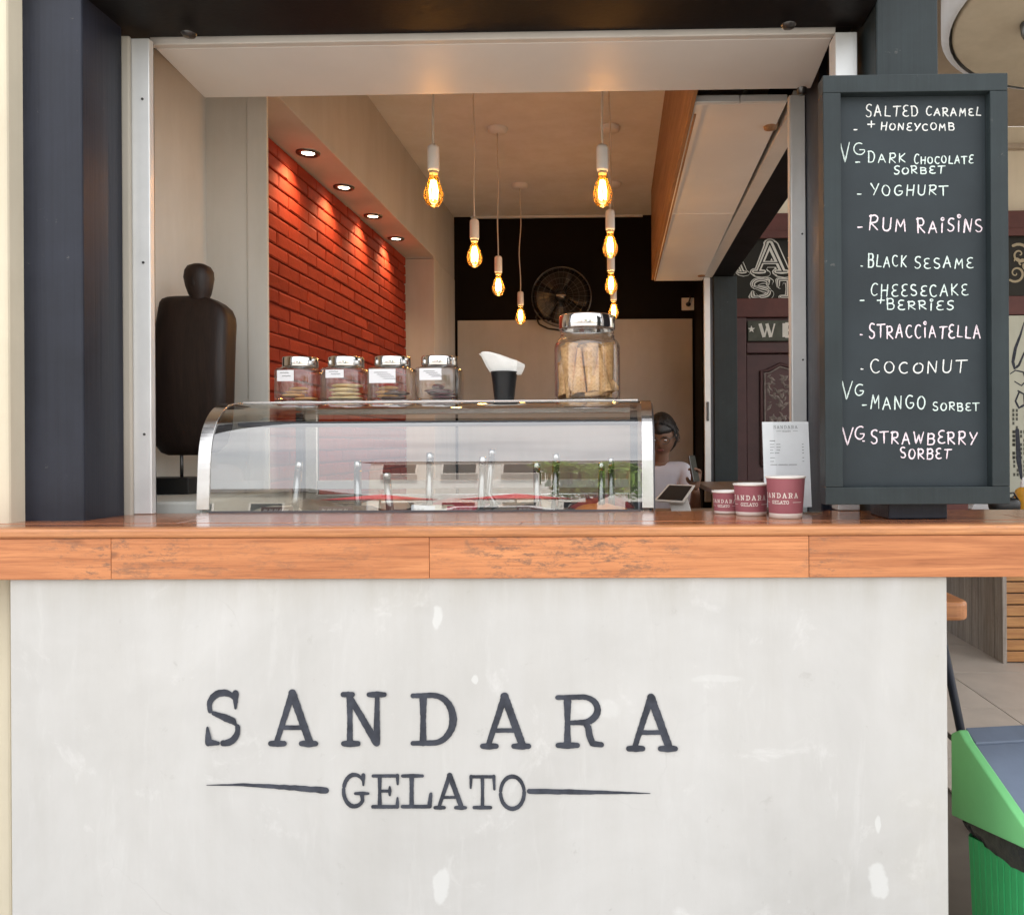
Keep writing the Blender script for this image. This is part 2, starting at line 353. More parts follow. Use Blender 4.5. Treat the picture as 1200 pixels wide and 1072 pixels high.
# ------------------------------------------------------------ mesh helpers
ORI = {}
class MB:
    def __init__(s): s.v = []; s.f = []; s.sm = []
    def add(s, vs_, fs, smooth=False):
        o = len(s.v); s.v += [Vector(p) for p in vs_]
        for f in fs: s.f.append(tuple(i + o for i in f)); s.sm.append(smooth)
        return s
    def box(s, x0, x1, y0, y1, z0, z1):
        x0, x1 = sorted((x0, x1)); y0, y1 = sorted((y0, y1)); z0, z1 = sorted((z0, z1))
        P = [(x0, y0, z0), (x1, y0, z0), (x1, y1, z0), (x0, y1, z0), (x0, y0, z1), (x1, y0, z1), (x1, y1, z1), (x0, y1, z1)]
        return s.add(P, [(0, 3, 2, 1), (4, 5, 6, 7), (0, 1, 5, 4), (1, 2, 6, 5), (2, 3, 7, 6), (3, 0, 4, 7)])
    def hexa(s, P): return s.add(P, [(0, 3, 2, 1), (4, 5, 6, 7), (0, 1, 5, 4), (1, 2, 6, 5), (2, 3, 7, 6), (3, 0, 4, 7)])
    def lathe(s, prof, c=(0, 0, 0), n=32, sx=1, sy=1, a0=0, a1=2 * math.pi, sq=0):
        """prof: (r,z) list; sq>0 squares the section off"""
        full = abs(a1 - a0 - 2 * math.pi) < 1e-6; cnt = n if full else n + 1
        vs_, fs = [], []
        for (r, z) in prof:
            for i in range(cnt):
                a = a0 + (a1 - a0) * i / n; ca, sa = math.cos(a), math.sin(a)
                k = 1
                if sq: p = 2 + sq; k = (abs(ca) ** p + abs(sa) ** p) ** (-1 / p)
                vs_.append((c[0] + r * k * ca * sx, c[1] + r * k * sa * sy, c[2] + z))
        for j in range(len(prof) - 1):
            for i in range(n):
                i2 = (i + 1) % cnt
                fs.append((j * cnt + i, j * cnt + i2, (j + 1) * cnt + i2, (j + 1) * cnt + i))
        return s.add(vs_, fs, True)
    def tube(s, pts, r, n=10, cap=True):
        pts = [Vector(p) for p in pts]; vs_, fs = [], []
        rr = r if isinstance(r, (list, tuple)) else [r] * len(pts)
        up = None
        for i, p in enumerate(pts):
            t = (pts[min(i + 1, len(pts) - 1)] - pts[max(i - 1, 0)]).normalized()
            if up is None: up = Vector((0, 0, 1)) if abs(t.z) < .9 else Vector((1, 0, 0))
            a = t.cross(up).normalized(); up = a.cross(t).normalized()
            for k in range(n):
                an = 2 * math.pi * k / n
                vs_.append(p + (a * math.cos(an) + up * math.sin(an)) * rr[i])
        for j in range(len(pts) - 1):
            for k in range(n):
                k2 = (k + 1) % n; fs.append((j * n + k, j * n + k2, (j + 1) * n + k2, (j + 1) * n + k))
        if cap: fs += [tuple(range(n))[::-1], tuple((len(pts) - 1) * n + k for k in range(n))]
        s.add(vs_, fs, True)
        if cap: s.sm[-1] = s.sm[-2] = False
        return s
    def ell(s, c, rx, ry, rz, n=20, m=12, f=None):
        vs_, fs = [], []
        for j in range(m + 1):
            th = math.pi * j / m
            for i in range(n):
                a = 2 * math.pi * i / n
                d = Vector((math.sin(th) * math.cos(a), math.sin(th) * math.sin(a), math.cos(th)))
                k = f(d) if f else 1
                vs_.append((c[0] + d.x * rx * k, c[1] + d.y * ry * k, c[2] + d.z * rz * k))
        for j in range(m):
            for i in range(n):
                i2 = (i + 1) % n; fs.append((j * n + i, (j + 1) * n + i, (j + 1) * n + i2, j * n + i2))
        return s.add(vs_, fs, True)
    def prism(s, poly, axis, a, b):
        """poly 2-D outline extruded along axis from a to b"""
        def P(u, v, w):
            return {'x': (w, u, v), 'y': (u, w, v), 'z': (u, v, w)}[axis]
        n = len(poly); vs_ = [P(*p, a) for p in poly] + [P(*p, b) for p in poly]
        fs = [tuple(range(n))[::-1], tuple(range(n, 2 * n))] + [(i, (i + 1) % n, (i + 1) % n + n, i + n) for i in range(n)]
        return s.add(vs_, fs)
    def sheet(s, prof, x0, x1, smooth=True):
        """(y,z) profile swept from x0 to x1"""
        n = len(prof)
        return s.add([(x0, *p) for p in prof] + [(x1, *p) for p in prof], [(i, i + n, i + 1 + n, i + 1) for i in range(n - 1)], smooth)
    def band(s, prof, x0, x1, t):
        """thick curved strip following a (y,z) profile"""
        n = len(prof); inner = []
        for i in range(n):
            a = Vector(prof[max(i - 1, 0)]); b = Vector(prof[min(i + 1, n - 1)]); d = (b - a).normalized()
            inner.append((prof[i][0] + d.y * t, prof[i][1] - d.x * t))
        vs_ = [(x0, *p) for p in prof] + [(x1, *p) for p in prof] + [(x0, *p) for p in inner] + [(x1, *p) for p in inner]
        fs = []
        for i in range(n - 1):
            fs += [(i, i + n, i + 1 + n, i + 1), (2 * n + i, 2 * n + i + 1, 3 * n + i + 1, 3 * n + i),
                   (i, i + 1, 2 * n + i + 1, 2 * n + i), (n + i, 3 * n + i, 3 * n + i + 1, n + i + 1)]
        fs += [(0, 2 * n, 3 * n, n), (n - 1, 2 * n - 1, 4 * n - 1, 3 * n - 1)]
        return s.add(vs_, fs)
    def mesh(s, name, mat, o=Vector()):
        me = bpy.data.meshes.new(name); me.from_pydata([p - o for p in s.v], [], s.f)
        me.polygons.foreach_set('use_smooth', s.sm); me.validate(); me.update()
        if mat: me.materials.append(M[mat] if isinstance(mat, str) else mat)
        return me
    def build(s, name, mat, parent=None, world=True, bevel=0, seg=2, label=None, fix=True):
        """world=True: coordinates are world coordinates (parents here are not rotated)"""
        o = ORI.get(parent, Vector()) if (world and parent) else Vector()
        me = s.mesh(name, mat, o)
        if fix:
            bm = bmesh.new(); bm.from_mesh(me); bmesh.ops.recalc_face_normals(bm, faces=bm.faces); bm.to_mesh(me); bm.free()
        ob = bpy.data.objects.new(name, me); COL.objects.link(ob)
        if parent: ob.parent = parent; ORI[ob] = ORI.get(parent, Vector())
        if bevel:
            b = ob.modifiers.new('bevel', 'BEVEL'); b.width = bevel; b.segments = seg; b.limit_method = 'ANGLE'; b.angle_limit = R(40)
        if label: ob['label'] = label
        return ob
def box(name, mat, parent, x0, x1, y0, y1, z0, z1, bevel=.003, label=None, world=True):
    return MB().box(x0, x1, y0, y1, z0, z1).build(name, mat, parent, world, bevel, label=label)
def tag(o, label=None, cat=None, group=None, kind=None):
    if label: o['label'] = label
    if cat: o['category'] = cat
    if group: o['group'] = group
    if kind: o['kind'] = kind
    return o
def thing(name, label, cat, loc=(0, 0, 0), rz=0, group=None):
    e = bpy.data.objects.new(name, None); COL.objects.link(e); e.location = loc; e.rotation_euler = (0, 0, rz)
    e.empty_display_size = .05; ORI[e] = Vector(loc)
    return tag(e, label, cat, group)
def struct(name, mb, mat, parent=None, bevel=0):
    o = mb.build(name, mat, parent, True, bevel)
    if not parent: o['kind'] = 'structure'
    return o
KIDS = {}
def copy_tree(o, parent=None):
    c = o.copy(); COL.objects.link(c)
    if parent: c.parent = parent
    for ch in [x for x in COL.objects if x.parent == o]: copy_tree(ch, c)
    return c

# ------------------------------------------------------------ strokes and lettering
def arc(cx, cy_, rx, ry, a0, a1, n=12):
    return [(cx + rx * math.cos(R(a0 + (a1 - a0) * i / n)), cy_ + ry * math.sin(R(a0 + (a1 - a0) * i / n))) for i in range(n + 1)]
def resample(pts, step):
    out = [Vector(pts[0])]
    for a, b in zip(pts, pts[1:]):
        a, b = Vector(a), Vector(b); L = (b - a).length; k = max(1, int(L / step))
        out += [a.lerp(b, i / k) for i in range(1, k + 1)]
    return out
def ribbon(mb, pts, wd, fn, off=0.0, step=.08, jit=0, cap=True):
    """flat painted stroke: pts in glyph space, wd width or list of widths, fn maps (u,v,off) to 3-D"""
    if isinstance(wd, (list, tuple)):
        L = [0]
        for a, b in zip(pts, pts[1:]): L.append(L[-1] + (Vector(b) - Vector(a)).length)
        def W(t):
            x = t * L[-1]
            if len(wd) != len(pts):
                k = t * (len(wd) - 1); i = min(int(k), len(wd) - 2); return wd[i] + (wd[i + 1] - wd[i]) * (k - i)
            for i in range(len(L) - 1):
                if x <= L[i + 1] + 1e-9:
                    q = (x - L[i]) / max(L[i + 1] - L[i], 1e-9); return wd[i] + (wd[i + 1] - wd[i]) * q
            return wd[-1]
    else: W = lambda t: wd
    P = resample(pts, step); n = len(P)
    cum = [0]
    for a, b in zip(P, P[1:]): cum.append(cum[-1] + (b - a).length)
    l, r = [], []
    for i, p in enumerate(P):
        t = (P[min(i + 1, n - 1)] - P[max(i - 1, 0)])
        t = t.normalized() if t.length > 1e-9 else Vector((1, 0))
        h = W(cum[i] / max(cum[-1], 1e-9)) / 2
        nn = Vector((-t.y, t.x)); j1, j2 = 1 + random.uniform(-jit, jit), 1 + random.uniform(-jit, jit)
        l.append(p + nn * h * j1); r.append(p - nn * h * j2)
    vs_ = [fn(p.x, p.y, off) for p in l] + [fn(p.x, p.y, off) for p in r]
    fs = [(i, i + n, i + n + 1, i + 1) for i in range(n - 1)]
    if cap:
        for e, (c, a, b) in enumerate(((P[0], l[0], r[0]), (P[-1], r[-1], l[-1]))):
            base = len(vs_); k = 6; va = a - c
            ring = [c + Vector((va.x * math.cos(x) - va.y * math.sin(x), va.x * math.sin(x) + va.y * math.cos(x))) for x in [math.pi * q / k for q in range(k + 1)]]
            vs_ += [fn(p.x, p.y, off) for p in ring]; fs.append(tuple(range(base, base + k + 1)))
    mb.add(vs_, fs)

SERIF = {  # width, strokes (points, width)
 'A': (.86, [([(.42, .96), (.13, .06)], [.11, .085]), ([(.42, .96), (.74, .06)], [.13, .12]), ([(.22, .33), (.64, .33)], .075),
             ([(.03, .04), (.27, .04)], [.09, .11, .09]), ([(.59, .04), (.85, .04)], [.09, .12, .09])]),
 'N': (.86, [([(.17, .92), (.17, .06)], [.12, .09, .11]), ([(.14, .95), (.68, .06)], [.10, .13]), ([(.70, .92), (.69, .05)], [.08, .12]),
             ([(.04, .95), (.22, .95)], .09), ([(.05, .04), (.33, .04)], [.09, .12, .09]), ([(.54, .95), (.84, .95)], [.08, .11, .08])]),
 'D': (.86, [([(.24, .92), (.24, .06)], [.13, .09, .12]), ([(.05, .94), (.42, .95)] + arc(.42, .5, .38, .45, 90, -90, 14)[1:] + [(.05, .045)], [.08, .10, .13, .10, .08])]),
 'R': (.86, [([(.22, .92), (.22, .06)], [.13, .09, .12]), ([(.04, .94), (.50, .95)] + arc(.50, .71, .27, .24, 90, -90, 12)[1:] + [(.22, .46)], [.08, .09, .12, .07]),
             ([(.52, .47), (.60, .38), (.63, .2), (.68, .07), (.84, .05)], [.07, .11, .11, .10, .09]), ([(.05, .04), (.40, .04)], [.09, .12, .09])]),
 'S': (.78, [(arc(.40, .70, .30, .25, 20, 172, 14) + [(.12, .63)], [.06, .11, .12, .09]), ([(.66, .93), (.66, .68)], [.13, .05]),
             ([(.19, .585), (.45, .50), (.62, .44), (.66, .385)], [.07, .12, .11, .06]),
             (arc(.42, .30, .29, .255, 8, -95, 12), [.09, .12, .10]), ([(.07, .32), (.09, .08)], [.05, .14]), ([(.09, .06), (.30, .045)], [.12, .06])]),
 'G': (.86, [(arc(.42, .5, .34, .45, 35, 165, 12), [.06, .12, .11]), ([(.70, .93), (.70, .66)], [.12, .06]), (arc(.42, .5, .34, .45, 175, 320, 12), [.10, .12, .10]),
             ([(.68, .22), (.66, .38)], [.10, .12]), ([(.45, .42), (.86, .42)], [.08, .10, .07])]),
 'E': (.86, [([(.24, .92), (.24, .06)], [.12, .09, .12]), ([(.04, .94), (.78, .94)], .09), ([(.78, .95), (.79, .70)], [.11, .06]), ([(.24, .5), (.56, .5)], .08),
             ([(.55, .62), (.55, .38)], [.06, .10, .06]), ([(.04, .045), (.78, .045)], .10), ([(.79, .30), (.78, .06)], [.06, .11])]),
 'L': (.86, [([(.30, .92), (.30, .06)], [.12, .10, .12]), ([(.05, .94), (.60, .94)], [.09, .11, .08]), ([(.05, .045), (.80, .045)], .10), ([(.84, .42), (.80, .06)], [.08, .12])]),
 'T': (.86, [([(.43, .92), (.43, .06)], [.11, .09, .11]), ([(.06, .94), (.80, .94)], .09), ([(.06, .95), (.05, .62)], [.10, .06]), ([(.80, .95), (.82, .58)], [.10, .07]), ([(.16, .045), (.70, .045)], [.09, .11, .09])]),
 'O': (.86, [(arc(.43, .5, .36, .45, 10, 175, 16), [.09, .11, .09]), (arc(.43, .5, .36, .45, 184, 362, 16), [.10, .11, .10])]),
 'W': (1.1, [([(.08, .93), (.33, .05)], .2), ([(.56, .93), (.36, .05)], .09), ([(.50, .93), (.74, .05)], .2), ([(.98, .93), (.77, .05)], .09)]),
 'H': (.86, [([(.2, .95), (.2, .05)], .1), ([(.68, .95), (.68, .05)], .1), ([(.2, .5), (.68, .5)], .08)]),
 'I': (.40, [([(.2, .95), (.2, .05)], .11), ([(.02, .95), (.38, .95)], .08), ([(.02, .05), (.38, .05)], .08)]),
}
HAND = {
 'A': (.8, [[(.02, 0), (.36, 1), (.72, .02)], [(.12, .36), (.62, .38)]]),
 'B': (.7, [[(.05, .98), (.08, 0)], [(.02, .92), (.4, .96)] + arc(.4, .74, .2, .2, 70, -90, 8) + [(.1, .52)], [(.1, .52)] + arc(.42, .26, .25, .26, 90, -90, 8) + [(.06, .0)]]),
 'C': (.7, [arc(.4, .5, .36, .5, 55, 310, 14)]),
 'D': (.75, [[(.1, 1), (.08, 0)], [(.0, .97), (.3, 1)] + arc(.3, .5, .38, .5, 80, -90, 12) + [(.05, 0)]]),
 'E': (.65, [arc(.42, .75, .32, .25, 60, 270, 9), arc(.42, .25, .36, .25, 90, 310, 9)]),
 'F': (.6, [[(.1, 1), (.08, 0)], [(.05, .98), (.6, 1)], [(.1, .52), (.5, .54)]]),
 'G': (.8, [arc(.42, .5, .38, .5, 60, 330, 14) + [(.74, .42), (.45, .42)]]),
 'H': (.75, [[(.05, 1), (.07, 0)], [(.65, 1), (.62, 0)], [(.05, .5), (.66, .54)]]),
 'I': (.25, [[(.12, .9), (.1, 0)]]),
 'J': (.25, [[(.12, .75), (.1, 0)], arc(.14, 1.12, .13, .12, 0, 360, 8)]),
 'K': (.7, [[(.08, 1), (.08, 0)], [(.62, 1), (.1, .48), (.66, 0)]]),
 'L': (.6, [[(.15, 1), (.06, .05), (.6, .02)]]),
 'M': (.85, [[(.04, 0), (.14, 1), (.4, .35), (.68, .98), (.76, 0)]]),
 'N': (.75, [[(.04, 0), (.1, 1), (.6, .02), (.66, 1)]]),
 'O': (.75, [arc(.36, .48, .34, .46, 95, 460, 16)]),
 'R': (.7, [[(.08, 1), (.06, 0)], [(0, .93), (.35, .99)] + arc(.38, .74, .22, .24, 80, -90, 8) + [(.1, .48), (.66, 0)]]),
 'S': (.65, [arc(.36, .75, .28, .24, 50, 240, 9) + [(.42, .46)] + arc(.32, .24, .28, .24, 60, -150, 9)]),
 'T': (.7, [[(.36, .98), (.33, 0)], [(0, .96), (.78, 1)]]),
 'U': (.7, [[(.05, 1), (.06, .35)] + arc(.34, .32, .28, .32, 190, 350, 9) + [(.64, 1)]]),
 'V': (.7, [[(0, 1), (.34, 0), (.7, 1)]]),
 'W': (.95, [[(0, 1), (.22, .02), (.46, .75), (.66, 0), (.92, 1)]]),
 'Y': (.7, [[(.02, 1), (.3, .5)], [(.7, 1), (.2, 0)]]),
 '+': (.6, [[(.3, .85), (.3, .2)], [(.02, .52), (.6, .54)]]),
 '-': (.4, [[(.05, .1), (.35, .12)]]),
 '.': (.2, [[(.05, .05), (.14, .03)]]),
}

# ============================================================ GROUND
struct('ground', MB().box(-300, 300, -300, 300, -.8, -.15), 'paving')
struct('pavement', MB().box(-30, 30, -9.0, 6.6, -.029, 0), 'paving')
struct('kerb', MB().box(-30, 30, -9.15, -9.001, -.1, .002), 'paving')
struct('road', MB().box(-120, 120, -16, -9.151, -.14, -.025), 'asphalt')
struct('far_pavement', MB().box(-60, 60, -22, -16.001, -.14, .06), 'paving')
fl = struct('terrace_floor', MB().box(.70, 7, 1.9, 6.5, .001, .004), 'grout')
tile_me = MB().box(-.297, .297, -.297, .297, 0, .008).mesh('tile', 'tile')
for i in range(5):
    for j in range(7):
        o = bpy.data.objects.new('tile', tile_me); COL.objects.link(o); o.parent = fl
        o.location = (1.5 + .6 * i, 2.35 + .6 * j, .0045 + random.uniform(0, .001)); o.rotation_euler = (0, 0, 0)
struct('kiosk_floor', MB().box(-1.6, .56, 1.8, 5.75, .001, .006), 'tile')

# ============================================================ KIOSK
H = lambda h: 1.27 + h
K = thing('kiosk', 'gelato kiosk with white painted front panel, black posts and open serving hatch', 'kiosk', (0, 3, 0))
kb = lambda name, mat, *a, bevel=.004, **k: box(name, mat, K, *a, bevel=bevel, **k)
# front panel below the counter
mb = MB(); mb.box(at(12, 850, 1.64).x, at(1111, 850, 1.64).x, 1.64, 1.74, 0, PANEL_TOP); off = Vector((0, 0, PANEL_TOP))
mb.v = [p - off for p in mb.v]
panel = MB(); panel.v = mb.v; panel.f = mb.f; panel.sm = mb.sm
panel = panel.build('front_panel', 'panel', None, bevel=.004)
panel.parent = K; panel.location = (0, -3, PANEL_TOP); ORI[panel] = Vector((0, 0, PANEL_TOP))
kb('outer_wall', 'cream', -4.5, at(9, 300, 1.752).x, 1.752, 2.3, 0, 3.1, bevel=.006, label='cream plaster outer wall left of the black post')
kb('low_wall', 'cream', at(9, 300, 1.752).x + .001, -1.2, 1.76, 2.0, 0, 1.08)
kb('post', 'black_paint', at(22, 300, 1.8).x, at(97, 300, 1.8).x, 1.80, 1.95, 1.085, 2.6, bevel=.004, label='black painted post at the left of the hatch')
kb('reveal', 'beige', -1.32, at(152, 300, 1.95).x, 1.952, 1.964, 1.085, H(1.0), bevel=.004)
t = kb('track', 'alu', at(153, 300, 1.965).x, at(176, 300, 1.965).x, 1.965, 1.985, 1.1045, H(.999), bevel=.002, label='white aluminium shutter track at the left')
kb('groove', 'dark_alu', at(176, 300, 1.965).x - .004, at(180, 300, 1.987).x, 1.987, 1.993, 1.1045, H(.998), bevel=.001)
kb('track', 'alu', .541, .594, 1.985, 2.045, 1.1045, H(.999), bevel=.002, label='white aluminium shutter track at the right')
kb('post', 'slate_paint', .612, .756, 1.90, 2.12, 1.085, 2.6, bevel=.004, label='slate painted post behind the chalkboard')
kb('post', 'black_paint', .580, .757, 2.30, 2.50, 0, H(1.30), bevel=.004)
kb('post', 'black_paint', .600, .757, 2.122, 2.298, 0, H(1.30), bevel=.004)
kb('header_beam', 'black_beam', -1.36, .611, 1.79, 2.0, H(1.016), H(1.34), bevel=.006)
kb('header_beam', 'black_beam', -1.36, .60, 2.0, 2.10, H(1.035), H(1.34), bevel=.006)
kb('upper_wall', 'cream', -1.40, .80, 1.81, 2.1, H(1.342), 3.1)
kb('roof', 'roof_grey', -4.5, .90, 1.70, 6.3, 3.102, 3.22)
# inner walls
mb = MB().prism([(-1.55, 2.0), (-1.345, 2.65), (-1.60, 2.65), (-1.75, 2.0)], 'z', 0, 3.1)
mb.build('inner_wall', 'greige', K, label='grey green plaster wall behind the wooden statue')
pr_ = at(315, 300, 2.65).x
MB().prism([(-1.37, 2.65), (pr_ - .07, 2.65), (pr_ - .075, 2.70), (pr_ - .24, 2.95), (-1.40, 2.95)], 'z', 0, 3.1).build('pilaster', 'greige', K, bevel=.003)
MB().prism([(pr_ - .069, 2.643), (pr_, 2.643), (pr_ - .010, 2.675), (pr_ - .069, 2.70)], 'z', 0, 3.1).build('pilaster', 'greige', K, bevel=.004)
kb('outer_wall', 'cream', -1.95, -1.346, 2.95, 6.0, 0, 3.1)
kb('soffit', 'taupe', -1.345, -1.14, 2.3, 5.10, H(1.185), H(1.62), bevel=.003)
kb('pier', 'taupe', -1.345, -1.14, 5.10, 5.76, 0, H(1.175), bevel=.004)
kb('pier', 'taupe', -1.345, -1.143, 5.102, 5.76, H(1.178), H(1.62), bevel=.003)
kb('ceiling', 'ceil_in', -1.345, .60, 2.1, 5.77, H(1.621), H(1.66), bevel=0)
kb('back_wall', 'dark_wall', -1.345, .78, 5.76, 5.9, 0, H(1.62), bevel=0)
kb('wall_board', 'inner_panel', -1.118, .546, 5.735, 5.758, .3, H(.88), bevel=.003, label='grey brown board on the dark back wall')
kb('moulding', 'ceil_in', -1.02, .2, 5.735, 5.757, H(1.605), H(1.62), bevel=.002)
# white ledge under the statue
kb('ledge', 'shelf_white', -1.50, -1.06, 2.06, 2.64, 0, H(-.142), bevel=.006)
# window side on the right
kb('jamb', 'alu', .534, .578, 2.46, 2.50, H(-.236), H(1.05), bevel=.002)
kb('jamb', 'shutter_edge', .531, .5335, 2.462, 2.49, H(-.236), H(1.05), bevel=0)
kb('rail', 'shutter_edge', .556, .615, 2.52, 5.15, H(1.045), H(1.09), bevel=.002)
kb('side_beam', 'black_beam', .616, .745, 2.50, 5.24, H(1.048), H(1.40), bevel=.004)
kb('upper_wall', 'cream', .62, .80, 2.1, 5.9, H(1.401), 3.1)
kb('inner_lining', 'ply', .236, .25, 2.40, 5.2, H(1.045), H(1.62), bevel=.001, label='brown plywood lining above the side hatch')
kb('post', 'slate_paint', .620, .766, 5.10, 5.25, 0, H(1.047), bevel=.004, label='slate post at the far end of the side hatch')
j = kb('jamb', 'alu', .562, .600, 5.12, 5.16, .9, H(1.044), bevel=.002)
box('latch', 'gunmetal', j, .574, .588, 5.105, 5.119, H(.14), H(.26), .003)
kb('jamb', 'dark_alu', .601, .619, 5.13, 5.16, .9, H(1.044), bevel=0)
kb('side_wall', 'dark_wall', .562, .76, 5.26, 5.76, 0, H(1.62), bevel=0)
kb('low_wall', 'cream', .60, .67, 1.76, 2.29, 0, 1.0)
kb('low_wall', 'cream', .60, .67, 2.51, 5.09, 0, 1.0)
sc_ = thing('side_counter', 'brown side counter board under the side hatch by the far slate post', 'counter', (.72, 3.6, 1.0))
box('board', 'counter_side', sc_, .50, .612, 2.13, 5.09, 1.003, 1.03, .003)
box('board', 'counter_side', sc_, .612, .95, 2.52, 5.09, 1.003, 1.03, .003)
MB().tube([(.9, 2.9, .01), (.9, 2.9, 1.003)], .02).build('leg', 'gunmetal', sc_)
MB().tube([(.9, 4.8, .01), (.9, 4.8, 1.003)], .02).build('leg', 'gunmetal', sc_)

trk = [o for o in K.children if o.name.startswith('track')]
for z in (1.30, 1.72, 2.12):
    MB().tube([(at(168, 300, 1.965).x, 1.9635, z), (at(168, 300, 1.965).x, 1.966, z)], .0032, 10).build('screw', 'gunmetal', trk[0])
jm = [o for o in K.children if o.name.startswith('jamb')][0]
for z in (1.28, 1.52, 1.90): MB().tube([(.567, 2.4585, z), (.567, 2.461, z)], .003, 10).build('screw', 'gunmetal', jm)
# front shutter, folded up
S1 = thing('hatch_shutter', 'white shutter panel folded up overhead across the front hatch', 'shutter', (-.3, 2.05, H(1.0)))
a, b, c, d = at(183, 58, 2.035), at(975, 45, 2.035), at(950, 104, 2.29), at(240, 115, 2.29)
up_ = Vector((0, 0, .019))
MB().hexa([a, b, c, d, a + up_, b + up_, c + up_, d + up_]).build('sheet', 'shutter', S1, bevel=.002)
MB().hexa([a + Vector((-.003, -.024, -.0005)), b + Vector((.003, -.024, -.0005)), b + Vector((.003, -.001, -.0005)), a + Vector((-.003, -.001, -.0005)),
           a + Vector((-.003, -.024, .036)), b + Vector((.003, -.024, .036)), b + Vector((.003, -.001, .036)), a + Vector((-.003, -.001, .036))]).build('front_rail', 'shutter_edge', S1, bevel=.003)
for x in (-1.0, .40):
    MB().lathe([(0, -.004), (.010, -.004), (.010, .01)], (x, 2.05, at(540, 50, 2.05).z - .004), 14).build('screw_cap', 'gunmetal', S1)
MB().lathe([(0, -.004), (.012, -.004), (.014, .012)], (.52, 2.25, H(.966)), 14).build('screw_cap', 'gunmetal', S1)
for x in (-1.03, .42):
    MB().lathe([(.0, -.008), (.014, -.006), (.018, .0)], (x, 1.95, H(1.0)), 16).build('bolt_head', 'gunmetal', K)
# side shutter, folded up
S2 = thing('hatch_shutter', 'long pale shutter panel folded up over the side hatch, water stained', 'shutter', (.4, 3.8, H(1.05)))
def slab(y0, y1):
    k = lambda y: (y - 2.52) / 2.63
    zz = lambda y: 1.05 - .02 * k(y); xr = lambda y: .535 + .02 * k(y)
    return MB().hexa([(.25, y0, H(zz(y0))), (xr(y0), y0, H(zz(y0))), (xr(y1), y1, H(zz(y1))), (.25, y1, H(zz(y1))),
                      (.25, y0, H(zz(y0) + .018)), (xr(y0), y0, H(zz(y0) + .018)), (xr(y1), y1, H(zz(y1) + .018)), (.25, y1, H(zz(y1) + .018))])
slab(2.52, 3.685).build('sheet', 'shutter', S2, bevel=.002)
slab(3.690, 5.15).build('sheet', 'shutter', S2, bevel=.002)
box('end_trim', 'alu', S2, .25, .388, 2.505, 2.518, H(1.050), H(1.072), .002)
box('end_trim', 'alu', S2, .391, .535, 2.505, 2.518, H(1.050), H(1.072), .002)
box('edge_strip', 'ply', S2, .2505, .258, 2.54, 5.14, H(1.026), H(1.0298), .001)
for p in ((903, 155), (822, 325)):
    q = at(*p, 2.7 if p[0] > 900 else 5.0)
    MB().lathe([(0, -.006), (.022, -.006), (.024, .012)], (q.x, q.y, H(1.047 if p[0] > 900 else 1.031)), 16).build('latch_hole', 'ply', S2)

# painted lettering on the front panel
def panel_fn(px0, px1, py0, py1, w):
    a = at(px0, py1, 1.64); b = at(px1, py1, 1.64); c = at(px0, py0, 1.64)
    def fn(u, v, off):
        x = a.x + (b.x - a.x) * u / w + (c.x - a.x) * v
        z = a.z + (b.z - a.z) * u / w + (c.z - a.z) * v
        return (x, 1.6385 - off, z)
    return fn
def paint_letter(ch, px0, px1, py0, py1, mat='ink', parent=None, jit=.06):
    wdt, st = SERIF[ch]; fn = panel_fn(px0, px1, py0, py1, wdt); mb = MB()
    for i, (pts, ww) in enumerate(st): ribbon(mb, pts, [q * 1.12 for q in ww] if isinstance(ww, list) else ww * 1.12, fn, i * .00025, .035, jit)
    return mb.build('letter', mat, parent)
for ch, a, b, y0, y1 in (('S', 240, 283, 808, 873), ('A', 316, 371, 809, 873), ('N', 400, 452, 810, 873), ('D', 481, 535, 811, 873),
                         ('A', 564, 620, 813, 876), ('R', 651, 706, 813, 875), ('A', 735, 792, 814, 879)):
    paint_letter(ch, a, b, y0, y1, parent=panel)
for ch, a, b, y0, y1 in (('G', 400, 432, 905, 946), ('E', 436, 469, 906, 946), ('L', 470, 506, 906, 946), ('A', 509, 546, 906, 947),
                         ('T', 550, 581, 907, 947), ('O', 584, 617, 907, 949)):
    paint_letter(ch, a, b, y0, y1, parent=panel)
f1 = panel_fn(0, 1200, 0, 1072, 1200); fd = lambda u, v, o: f1(u, (1072 - v) / 1072, o)
for pts, wd in (([(247, 920), (290, 919.5), (345, 923), (388, 926.5)], [.8, 3.2, 6.0, 7.5]), ([(627, 928), (680, 929), (735, 930), (768, 931)], [6.2, 6.0, 3.0, .8])):
    mb = MB(); ribbon(mb, pts, wd, fd, 0, 6, .12); mb.build('painted_dash', 'ink', panel)

# ============================================================ COUNTER
C_ = thing('counter', 'orange varnished wooden counter running across the whole kiosk front', 'counter', (-.3, 1.8, 1.0))
ZC = 1.104
def cboard(name, mat, y0, y1, z0, z1, xs, bevel=.002):
    for a, b in zip(xs, xs[1:]):
        box(name, mat, C_, a + .0003, b - .0003, y0, y1, z0, z1, bevel)
cboard('nosing', 'nosing_wood', 1.626, 1.668, 1.0836, ZC, (-2.4, 1.75), .006)
cboard('plank', 'counter_wood', 1.6685, 1.7360, 1.0836, ZC - .0005, (-2.4, -.2, 1.75), .0018)
cboard('plank', 'counter_wood', 1.7375, 1.8600, 1.0836, ZC, (-2.4, -.95, .88, 1.75), .0018)
cboard('plank', 'counter_wood', 1.8610, 1.9980, 1.0836, ZC - .0003, (-1.305, .15, 1.75), .0018)
xf = [-2.4, at(130, 650, 1.63).x, at(503, 650, 1.63).x, at(948, 650, 1.63).x, 1.75]
cboard('fascia_board', 'fascia_wood', 1.630, 1.6395, 1.000, 1.0832, xf, .0015)
box('bearer', 'grey_plank', C_, -1.2, 1.7, 1.75, 1.95, 1.03, 1.083, 0)

